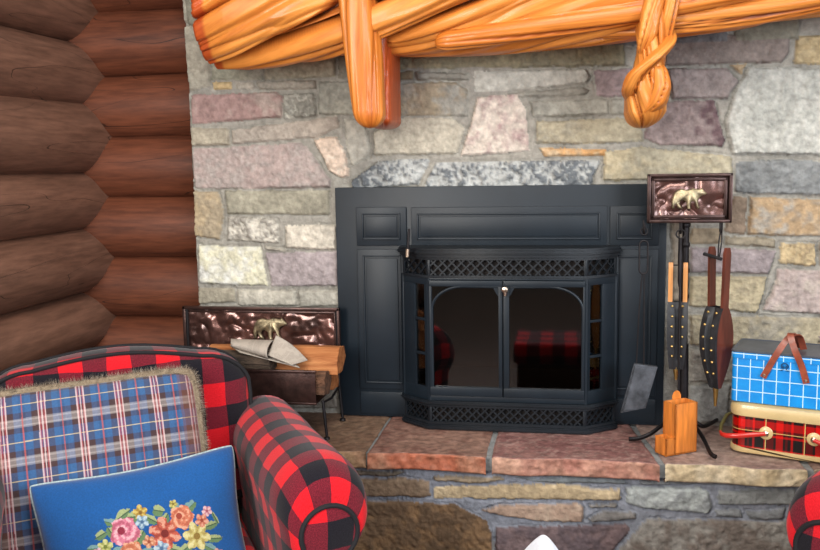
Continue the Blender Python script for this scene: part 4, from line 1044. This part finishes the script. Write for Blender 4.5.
# ------------------------------------------------------------------ armchairs
def armchair(label, loc, rz, group):
    root = thing('armchair', label, 'armchair', loc, rz, group)
    # back: soft superellipsoid slab
    def sup(c, a, e1, e2, nu=48, nv=36, uvf=None, yb=0):
        rows = []; uv = []
        for i in range(nv+1):
            ph = -PI/2+PI*i/nv; r = []; u = []
            for j in range(nu+1):
                th = -PI+2*PI*j/nu
                f = lambda w, e: math.copysign(abs(w)**e, w)
                x = a[0]*f(math.cos(ph), e1)*f(math.cos(th), e2); y = a[1]*f(math.cos(ph), e1)*f(math.sin(th), e2); z = a[2]*f(math.sin(ph), e1)
                q = Vector((c[0]+x, c[1]+y+yb*(z), c[2]+z)); r.append(q); u.append(uvf(q))
            rows.append(r); uv.append(u)
        return rows, uv
    g = Geo()
    # back built as lofted outline: front face bulged, piping at outline
    def outline(s_, inset=0):      # half extents .345 wide, top .82
        pts = []; w, zt, rr = .360-inset, .795-inset, .13
        zb = .30
        pts.append((-w, zb)); pts.append((-w, .5)); pts.append((-w, zt-rr-.04))
        for k in range(1, 9): a = PI-PI/2*k/8; pts.append((-w+rr+rr*math.cos(a), zt-rr-.02+.75*rr*math.sin(a)+.0))
        for k in range(1, 12): t = k/12; pts.append((-w+rr+(2*w-2*rr)*t, zt-rr-.02+.75*rr+.028*math.sin(t*PI)))
        for k in range(0, 8): a = PI/2-PI/2*k/8; pts.append((w-rr+rr*math.cos(a), zt-rr-.02+.75*rr*math.sin(a)))
        pts.append((w, zt-rr-.04)); pts.append((w, .5)); pts.append((w, zb))
        return pts
    ol = outline(0); cx, cz = 0, .52; rows = []; uv = []
    YF_, YB_ = .170, .31
    for (sc, y) in ((.02, YF_-.055), (.25, YF_-.053), (.5, YF_-.045), (.72, YF_-.030), (.88, YF_-.014), (.96, YF_), (1.0, YF_+.022), (1.012, YF_+.06), (1.012, YB_-.05), (1.0, YB_-.02), (.96, YB_), (.6, YB_+.008), (.02, YB_+.01)):
        r = []; u = []
        for (a, b) in ol:
            x = cx+(a-cx)*sc; z = cz+(b-cz)*sc; yy = y+.11*(z-.45)
            if sc == .02 or True: pass
            r.append((x, yy, z)); u.append((x if y < YF_+.03 else x, z if y < YF_+.03 else z+(y-YF_)*.9))
        rows.append(r); uv.append(u)
    g.sheet(rows, uv); build('backrest', g, 'buffalo_check', root, smooth=80)
    for (sc, y, nm) in ((1.0, YF_+.012, 'piping'), (1.0, YB_-.018, 'piping')):
        g = Geo(); g.tube([(cx+(a-cx)*sc*1.006, y+.11*(cz+(b-cz)*sc-.45), cz+(b-cz)*sc*1.006) for a, b in ol], .0055, 8); build(nm, g, 'piping_black', root)
    # seat
    for (nm, z0, z1, y0, y1, w) in (('seat_cushion', .20, .31, -.40, .16, .30), ):
        g = Geo(); b = bmesh.new(); bmesh.ops.create_cube(b, size=1)
        for v in b.verts: v.co = Vector((v.co.x*2*w, (y0+y1)/2+v.co.y*(y1-y0), (z0+z1)/2+v.co.z*(z1-z0)))
        bmesh.ops.bevel(b, geom=b.edges[:], offset=.045, segments=5, affect='EDGES', profile=.55)
        g.bm(b); b.free(); g.uv = [(v[0], v[1]+v[2]) for v in g.v]; build(nm, g, 'buffalo_check', root)
    g = Geo(); g.box(-.34, .34, -.38, .26, .08, .24, .02); g.uv = [(v[0]+.3*v[1], v[2]) for v in g.v]; build('frame', g, 'buffalo_check', root)
    for sx in (-1, 1):
        # rolled arm: section in x-z, swept along y
        R = .112; ax0, az0 = .405, .502
        def section(scale, r_add=0):
            pts = []; Rr = R+r_add
            pts.append((ax0-.085, .10)); pts.append((ax0-.088, .22)); pts.append((ax0-.092, .33))
            for k in range(0, 23):
                a = PI+.35-(PI+1.25)*k/22; pts.append((ax0+Rr*math.cos(a), az0+Rr*math.sin(a)))
            pts.append((ax0+.066, .36)); pts.append((ax0+.062, .22)); pts.append((ax0+.060, .10))
            return [((x-ax0)*scale+ax0, (z-az0)*scale+az0 if z > .3 else z) for x, z in pts]
        rows = []; uv = []
        ys = [(-.476, .60), (-.477, .70), (-.472, .79), (-.460, .87), (-.440, .93), (-.412, .975), (-.370, 1.0)]+[(-.37+.62*k/14, 1.0-.05*k/14) for k in range(1, 15)]+[(.262, .90), (.270, .7)]
        for (y, sc) in ys:
            se = section(sc); s_ = 0; r = []; u = []
            full = section(1.0); L_ = [0]
            for i in range(1, len(full)): L_.append(L_[-1]+math.dist(full[i], full[i-1]))
            for i, (x, z) in enumerate(se):
                zz = z-.012*((y+.45)/.8)-(1-sc)*.13*(y < 0) if z > .3 else z
                r.append((sx*x, y if z > .40 else min(y, .20), zz)); u.append((L_[i]*1.0+.02, y+(sc-1)*.12 if y < 0 else y))
            rows.append(r); uv.append(u)
        g = Geo(); g.sheet(rows, uv); build('arm', g, 'buffalo_check', root, smooth=80)
        arm = bpy.context.scene.objects[-1] if False else None
        g = Geo(); se = [(x, z-.052 if z > .3 else z) for x, z in section(.60)]; n0 = len(se); fs = [(sx*x, -.476, z) for x, z in se]
        cxx, czz = sx*ax0, az0-.052
        rows = [[(cxx+(x-cxx)*k, -.476-.012*(1-k*k), (czz+(z-czz)*k) if z > .3 else z) for x, _, z in fs] for k in (1, .8, .5, 0)]
        # close the lower body by a full-width fan
        g.sheet(rows, [[(p[0]+.02, p[2]) for p in r] for r in rows]); build('arm_panel', g, 'buffalo_check', root, smooth=80)
        g = Geo(); g.tube([(sx*x, -.477, z) for x, z in se], .0062, 8); build('piping', g, 'piping_black', root)
    for sx in (-1, 1):
        for y in (-.34, .20):
            g = Geo().lathe([(.018, 0), (.024, .02), (.03, .06), (.03, .085)], 14, Matrix.Translation((sx*.33, y, 0))); build('foot', g, 'dark_feet', root)
    return root
TH1 = math.radians(31)
TH2 = math.radians(38)
def origin_for(scroll, th, sx):   # world x,y of scroll front -> origin
    r = Vector((math.cos(th), math.sin(th), 0)); f = Vector((math.sin(th), -math.cos(th), 0))
    return Vector((scroll[0], scroll[1], 0))-r*.405*sx-f*.47
o1 = origin_for(P(329, 537, -1.06), TH1, 1); o1.z = -.42
ac1 = armchair('red and black buffalo check armchair at the left holding two pillows', o1, TH1, None)
o2 = origin_for(P(831, 497, -1.02), -TH2, -1); o2.z = -.42
ac2 = armchair('red and black check armchair, only its rolled arm showing, below the picnic tins', o2, -TH2, None)

# ------------------------------------------------------------------ pillows
def pillow(root, w, h, t, nu, nv, paint, mat, seed, conc=.05, nm='cushion'):
    u = np.linspace(-1, 1, nu); v = np.linspace(-1, 1, nv)
    def side(sg):
        U, V_ = np.meshgrid(u, v)
        x = w/2*U*(1-conc*(1-V_**2)*np.abs(U)**2); z = h/2*V_*(1-conc*(1-U**2)*np.abs(V_)**2)
        cr_ = (np.abs(U)*np.abs(V_))**5; x = x*(1-.055*cr_); z = z*(1-.055*cr_)
        q = np.stack([x.ravel()*5, z.ravel()*5, np.full(x.size, sg*3.)], 1)
        prof = ((1-U**2)**.5*(1-V_**2)**.5)**.62
        y = sg*t/2*prof*(1+.10*fbm(q, seed, 3).reshape(U.shape))+(.006*fbm(q*.6, seed+4, 2)+.004*np.abs(fbm(q*np.array([1.5, .7, 1])+4, seed+6, 2))).reshape(U.shape)*np.minimum(1, prof*2.5)+.010*fbm(q*np.array([.7, .7, 0])+3, seed+9, 2).reshape(U.shape)
        return np.stack([x, y, z], -1), U, V_
    F, U, V_ = side(-1); B, _, _ = side(1); B[:, [0, -1]] = F[:, [0, -1]]; B[[0, -1]] = F[[0, -1]]
    C = paint(F[..., 0], F[..., 2])
    grid_obj(nm, F[::-1], mat, C[::-1], parent=root)
    grid_obj('back_cover', B[::6, ::6], mat, C[::6, ::6]*0+C.mean((0, 1)), parent=root)
    edge = list(F[0])+list(F[1:, -1])+list(F[-1, ::-1][1:])+list(F[::-1, 0][1:-1])
    return edge
def plaid_paint(X, Z):
    B, K, Wt, Rd, Ye = nlin((54, 92, 138)), nlin((68, 50, 52)), nlin((206, 178, 178)), nlin((150, 52, 60)), nlin((206, 186, 140))
    def warp(s):
        out = np.tile(K, s.shape+(1,)); out[(s > .27) & (s < .73)] = B; out[(s > .42) & (s < .58)] = B*.7
        out[np.abs(s-.5) < .018] = Rd; 
        for c, ww, cc in ((.0, .016, Wt), (.055, .016, Rd), (.945, .016, Rd), (.09, .018, Wt), (.91, .018, Wt)): out[np.minimum(np.abs(s-c), 1-np.abs(s-c)) < ww] = cc
        return out
    def weft(s):
        out = np.tile(K, s.shape+(1,)); out[(s > .28) & (s < .74)] = B; d = np.minimum(s, 1-s); out[d < .12] = nlin((150, 142, 140)); out[(d < .09) & (d > .05)] = nlin((186, 178, 172))
        return out
    P_ = .094; sw = ((X+.5)/P_-.03) % 1; sf = ((Z+.5)/.096+.23) % 1
    c = .5*warp(sw)+.5*weft(sf)
    l1 = np.abs(sf-.5) < .013; c[l1] = .35*c[l1]+.65*Ye
    d = np.minimum(sw, 1-sw); l2 = (np.abs(d-.09) < .018) | (d < .016); c[l2] = .45*c[l2]+.55*Wt
    l3 = np.abs(d-.052) < .012; c[l3] = .5*c[l3]+.5*Rd; l4 = np.abs(sw-.5) < .018; c[l4] = .35*c[l4]+.65*nlin((170, 90, 90))
    edge = np.abs(X) > .222; c[edge] = .6*c[edge]+.4*nlin((120, 70, 50))
    return c
FLW = [  # px, py, r, kind, colours
 (114, 530, 14, 'rose', (226, 122, 150), (150, 30, 62), (240, 180, 190)), (153, 533, 15, 'petal', (206, 88, 62), (130, 34, 28), (232, 160, 130)),
 (171, 518, 11.5, 'rose', (226, 128, 88), (170, 62, 40), (240, 176, 140)), (185, 537, 13, 'petal', (206, 192, 104), (150, 120, 40), (228, 220, 150)),
 (130, 512, 7, 'petal', (196, 160, 52), (140, 100, 30), (220, 196, 100)), (120, 551, 12, 'rose', (222, 130, 86), (170, 70, 40), (236, 176, 140)),
 (191, 522, 6.5, 'petal', (222, 130, 96), (160, 60, 40), (236, 170, 140)), (197, 513, 5, 'petal', (226, 160, 172), (170, 80, 100), (240, 200, 200)),
 (131, 521, 6.5, 'petal', (140, 176, 200), (70, 110, 150), (190, 214, 224)), (149, 547, 7, 'petal', (140, 170, 196), (70, 110, 150), (190, 214, 224)),
 (95, 543, 7, 'petal', (186, 190, 100), (120, 130, 50), (214, 214, 140)), (137, 540, 6, 'petal', (214, 140, 96), (160, 70, 40), (236, 180, 140)),
 (163, 505, 4, 'petal', (190, 176, 70), (130, 110, 40), (214, 204, 120)), (88, 548, 4.5, 'petal', (214, 150, 176), (160, 80, 110), (230, 190, 200)),
 (150, 566, 13, 'rose', (226, 122, 150), (150, 30, 62), (240, 180, 190)), (180, 562, 11, 'petal', (206, 88, 62), (130, 34, 28), (232, 160, 130)), (98, 566, 10, 'petal', (206, 192, 104), (150, 120, 40), (228, 220, 150)),
 (206, 556, 6, 'petal', (222, 130, 96), (160, 60, 40), (236, 170, 140)), (124, 580, 9, 'petal', (206, 88, 62), (130, 34, 28), (232, 160, 130)), (165, 585, 9, 'rose', (222, 130, 86), (170, 70, 40), (236, 176, 140))]
LVS = [(113, 514, 8, 5, -.6), (148, 511, 6, 6, .2), (102, 521, 8, 4, .3), (91, 532, 6, 4, -.5), (84, 544, 6, 3.5, 0), (165, 509, 7, 5, .9), (180, 508, 7, 5, -.7), (200, 527, 7, 4, -.3), (203, 540, 8, 4, 0),
       (140, 519, 7, 4, .5), (128, 536, 8, 5, -1), (101, 530, 6, 4, 1), (160, 548, 8, 5, .3), (135, 549, 7, 4, -.3), (172, 549, 8, 5, -.6), (205, 520, 7, 2, 1.1), (198, 549, 8, 4, .5), (108, 548, 6, 5, 0), (122, 516, 5, 5, 0), (154, 519, 6, 4, -1),
       (84, 558, 8, 4, .3), (138, 575, 9, 5, .5), (196, 570, 9, 5, -.4), (112, 592, 9, 5, 0)]
def flower_paint(X, Z):
    w, h = .52, .43
    # pillow coords -> photo-like pattern coords
    a = X*425; b = (h/2-Z)*425*.95
    cx, sy = math.cos(-.175), math.sin(-.175)
    px = 128+a*cx-b*sy*0.6; py = 461+a*sy+b*cx
    n = fbm(np.stack([X.ravel()*8, Z.ravel()*8, X.ravel()*0], 1), 5, 3).reshape(X.shape)
    C = np.tile(nlin((16, 78, 140)), X.shape+(1,))*(1+.25*n[..., None])
    j = fbm(np.stack([X.ravel()*220, Z.ravel()*220, X.ravel()*0], 1), 8, 2).reshape(X.shape)
    for (x, y, ra, rb, an) in LVS:
        dx, dy = px-x, py-y; p = dx*math.cos(an)+dy*math.sin(an); q = -dx*math.sin(an)+dy*math.cos(an)
        d = (p/ra)**2+(q/rb)**2+.5*j; m1 = d < 1; C[m1] = nlin((104, 140, 92)); m2 = m1 & (q < 0); C[m2] = nlin((168, 184, 124)); m3 = m1 & (np.abs(q) < .5); C[m3] = nlin((62, 92, 70))
        if (x*7+y*3) % 3 < 1: C[m2] = nlin((120, 164, 164))
    for (x, y, r, kind, c1, c2, c3) in FLW:
        dx, dy = (px-x)/r, (py-y)/r; d = np.hypot(dx, dy); an = np.arctan2(dy, dx)
        if kind == 'rose':
            rim = 1+.08*np.sin(5*an+x)+.12*j; m1 = d < rim; sp_ = np.sin(d*11+an*2+x)+j*1.6
            C[m1] = nlin(c1); C[m1 & (sp_ > .55)] = nlin(c3); C[m1 & (sp_ < -.5)] = (nlin(c1)+nlin(c2))/2; e = m1 & (np.hypot(dx+.25, dy+.1) < .26); C[e] = nlin(c2)
        else:
            k = 5 if r < 8 else 6; rim = .72+.28*np.abs(np.cos(k/2*an+x))*1.3+.1*j; m1 = d < rim; f = np.cos(k*an+2*x)+j*1.3
            C[m1] = nlin(c1); C[m1 & (f > .45) & (d > .35)] = nlin(c3); C[m1 & (f < -.55) & (d > .2)] = (nlin(c1)+nlin(c2))/2; C[m1 & (d < .26)] = nlin(c2)
    base = np.abs(C-C[0, 0]).sum(-1, keepdims=True) > .08
    return np.where(base, (C*.88+C.mean(-1, keepdims=True)*.12)*.74, C)
def chair_frame(ac): return Matrix.Translation(ac.location)@Matrix.Rotation(ac.rotation_euler.z, 4, 'Z')
def place(root, M_):
    root.matrix_world = M_; l_, q, s_ = M_.decompose(); root.location = l_; root.rotation_euler = q.to_euler()
pl1 = thing('plaid_pillow', 'blue and brown plaid pillow with fur trim leaning on the armchair back', 'pillow')
M1_ = chair_frame(ac1)@Matrix.Translation((-.075, .02, .505))@Matrix.Rotation(math.radians(-20), 4, 'X')@Matrix.Rotation(math.radians(-2), 4, 'Y')
place(pl1, M1_)
edge = pillow(pl1, .545, .47, .13, 420, 380, plaid_paint, 'woven_plaid', 14, .03)
g = Geo(); e2 = edge[::8]; g.tube(e2, .015, 8, closed=True)
rng = random.Random(4); pts_ = [Vector(p) for p in e2]; nP = len(pts_)
cols = [nlin((150, 134, 112))]*len(g.v)
for k in range(17000):
    t = rng.random()*nP; i = int(t); p = pts_[i].lerp(pts_[(i+1) % nP], t-i); tg = (pts_[(i+1) % nP]-pts_[i]).normalized()
    outw = p.normalized(); a = rng.uniform(0, 2*PI); y_ = Vector((0, 1, 0)); s1 = tg.cross(y_).normalized()
    d = (s1*math.cos(a)+y_*math.sin(a)); d = (d+outw*.25+tg*rng.uniform(-.5, .5)+Vector((0, 0, -.15))).normalized()
    b0 = p+d*.010; L_ = rng.uniform(.010, .022); tip = b0+d*L_+Vector((rng.uniform(-1, 1), rng.uniform(-1, 1), rng.uniform(-1, 1)))*.003
    sd = d.cross(tg).normalized()*rng.uniform(.0005, .0009); sd2 = tg*.0007; o0 = len(g.v)
    g.add([b0-sd, b0+sd, b0+sd2, tip], [(0, 1, 3), (1, 2, 3), (2, 0, 3)])
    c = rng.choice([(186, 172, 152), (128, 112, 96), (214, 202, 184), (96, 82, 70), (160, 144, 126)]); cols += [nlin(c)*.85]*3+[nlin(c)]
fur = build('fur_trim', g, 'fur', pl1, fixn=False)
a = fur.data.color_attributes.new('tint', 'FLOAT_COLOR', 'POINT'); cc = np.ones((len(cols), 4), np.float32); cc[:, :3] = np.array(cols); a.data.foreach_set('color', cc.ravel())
pl2 = thing('floral_pillow', 'blue needlepoint pillow with a flower bouquet and pale piping on the armchair', 'pillow')
M2_ = chair_frame(ac1)@Matrix.Translation((.025, -.150, .350))@Matrix.Rotation(math.radians(-20), 4, 'X')@Matrix.Rotation(math.radians(-4), 4, 'Y')
place(pl2, M2_)
edge = pillow(pl2, .52, .43, .15, 460, 380, flower_paint, 'needlework', 23, .11)
g = Geo(); g.tube(edge[::8], .0032, 8, closed=True); build('piping', g, 'piping_pale', pl2)

# ------------------------------------------------------------------ ottoman and cloth
ot = thing('ottoman', 'red and black buffalo check ottoman seen only mirrored in the right stove glass', 'ottoman', (.05, -2.1, -.42))
b = bmesh.new(); bmesh.ops.create_cube(b, size=1)
for v in b.verts: v.co = Vector((v.co.x*.60, v.co.y*.40, .285+v.co.z*.11))
bmesh.ops.bevel(b, geom=b.edges[:], offset=.025, segments=4, affect='EDGES', profile=.6)
g = Geo().bm(b); b.free(); g.uv = [(v[0]+.0, v[1]+v[2]) for v in g.v]; build('upholstered_top', g, 'buffalo_check', ot); g = Geo().box(-.28, .28, -.18, .18, .08, .235, .01); build('base', g, 'dark_feet', ot)
for sx in (-1, 1):
    for sy_ in (-1, 1): g = Geo().lathe([(.015, 0), (.022, .03), (.025, .075)], 12, Matrix.Translation((sx*.25, sy_*.18, 0))); build('leg', g, 'dark_feet', ot)
# peaked white cloth on the ottoman
YC = -.78; pkp = P(543, 535.5, YC); ZT = -.24
nx_, ny_ = 70, 50; X, Y_ = np.meshgrid(np.linspace(-.13, .13, nx_), np.linspace(-.08, .08, ny_))
q = np.stack([X.ravel()*14, Y_.ravel()*14, X.ravel()*0], 1); nn = fbm(q, 4, 3).reshape(X.shape)
hh = pkp.z-ZT-.008; rr2 = (np.sqrt(X**2+.012**2)-.012)/np.where(X < 0, .110, .095)+.25*np.abs(Y_)/.08
prof = np.clip(1-rr2, 0, 1); prof = prof*(2-prof)*.25+prof*.75
Zc = hh*prof*(1+.05*nn)+.004+.003*(nn+1)
cl = grid_obj('white_cloth', np.stack([X, Y_, Zc], -1), 'white_cloth'); md = cl.modifiers.new('thick', 'SOLIDIFY'); md.thickness = .002; md.offset = 1
cl.location = (pkp.x, YC, ZT)
tag(cl, 'white peaked cloth at the bottom edge in front of the hearth wall', 'cloth')
fs_ = thing('footstool', 'low dark wooden footstool under the white peaked cloth', 'footstool', (pkp.x, YC, -.42))
g = Geo().box(-.17, .17, -.11, .11, .155, .18, .006); build('stool_top', g, 'walnut_wood', fs_)
for sx in (-1, 1):
    for sy_ in (-1, 1): g = Geo().lathe([(.012, 0), (.018, .08), (.016, .156)], 12, Matrix.Translation((sx*.13, sy_*.08, 0))); build('leg', g, 'walnut_wood', fs_)

# ------------------------------------------------------------------ light
w = bpy.data.worlds.new('room_light'); S.world = w; w.use_nodes = True; nt = w.node_tree; bg = nt.nodes['Background']
tc = nt.nodes.new('ShaderNodeTexCoord'); sp = nt.nodes.new('ShaderNodeSeparateXYZ'); nt.links.new(tc.outputs['Generated'], sp.inputs[0])
mr = nt.nodes.new('ShaderNodeMapRange'); mr.inputs[1].default_value = -.6; mr.inputs[2].default_value = .9; nt.links.new(sp.outputs[2], mr.inputs[0])
cr = nt.nodes.new('ShaderNodeValToRGB'); cr.color_ramp.elements[0].color = (.16, .10, .07, 1); cr.color_ramp.elements[1].color = (.55, .53, .50, 1); nt.links.new(mr.outputs[0], cr.inputs[0])
nt.links.new(cr.outputs[0], bg.inputs[0]); bg.inputs[1].default_value = 1.0
def area(name, loc, target, sx, sy, power, col):
    l = bpy.data.lights.new(name, 'AREA'); l.shape = 'RECTANGLE'; l.size = sx; l.size_y = sy; l.energy = power; l.color = col
    o = bpy.data.objects.new(name, l); COL.objects.link(o); o.location = loc
    o.rotation_euler = (Vector(target)-Vector(loc)).to_track_quat('-Z', 'Y').to_euler(); return o
area('window_daylight_left', (-1.6, -2.9, 1.15), (-.2, -.1, .5), 1.1, 1.3, 95, (1, .96, .90))
area('window_daylight_right', (2.4, -3.2, 1.2), (.3, -.2, .4), 1.6, 1.3, 88, (.86, .92, 1))
area('ceiling_lamp', (.1, -2.2, 2.6), (.1, -.6, .9), 1.2, 1.2, 52, (1, .94, .86))
area('rear_highlight_fill', (-.3, -5.6, 1.9), (-.2, 0, .6), 2.4, 1.2, 55, (.92, .95, 1))  # unseen source added behind the camera for highlights on the hammered plates
S.view_settings.view_transform = 'Standard'; S.view_settings.look = 'None'; S.view_settings.gamma = 1; S.view_settings.exposure = 0.0
S.view_settings.use_curve_mapping = False
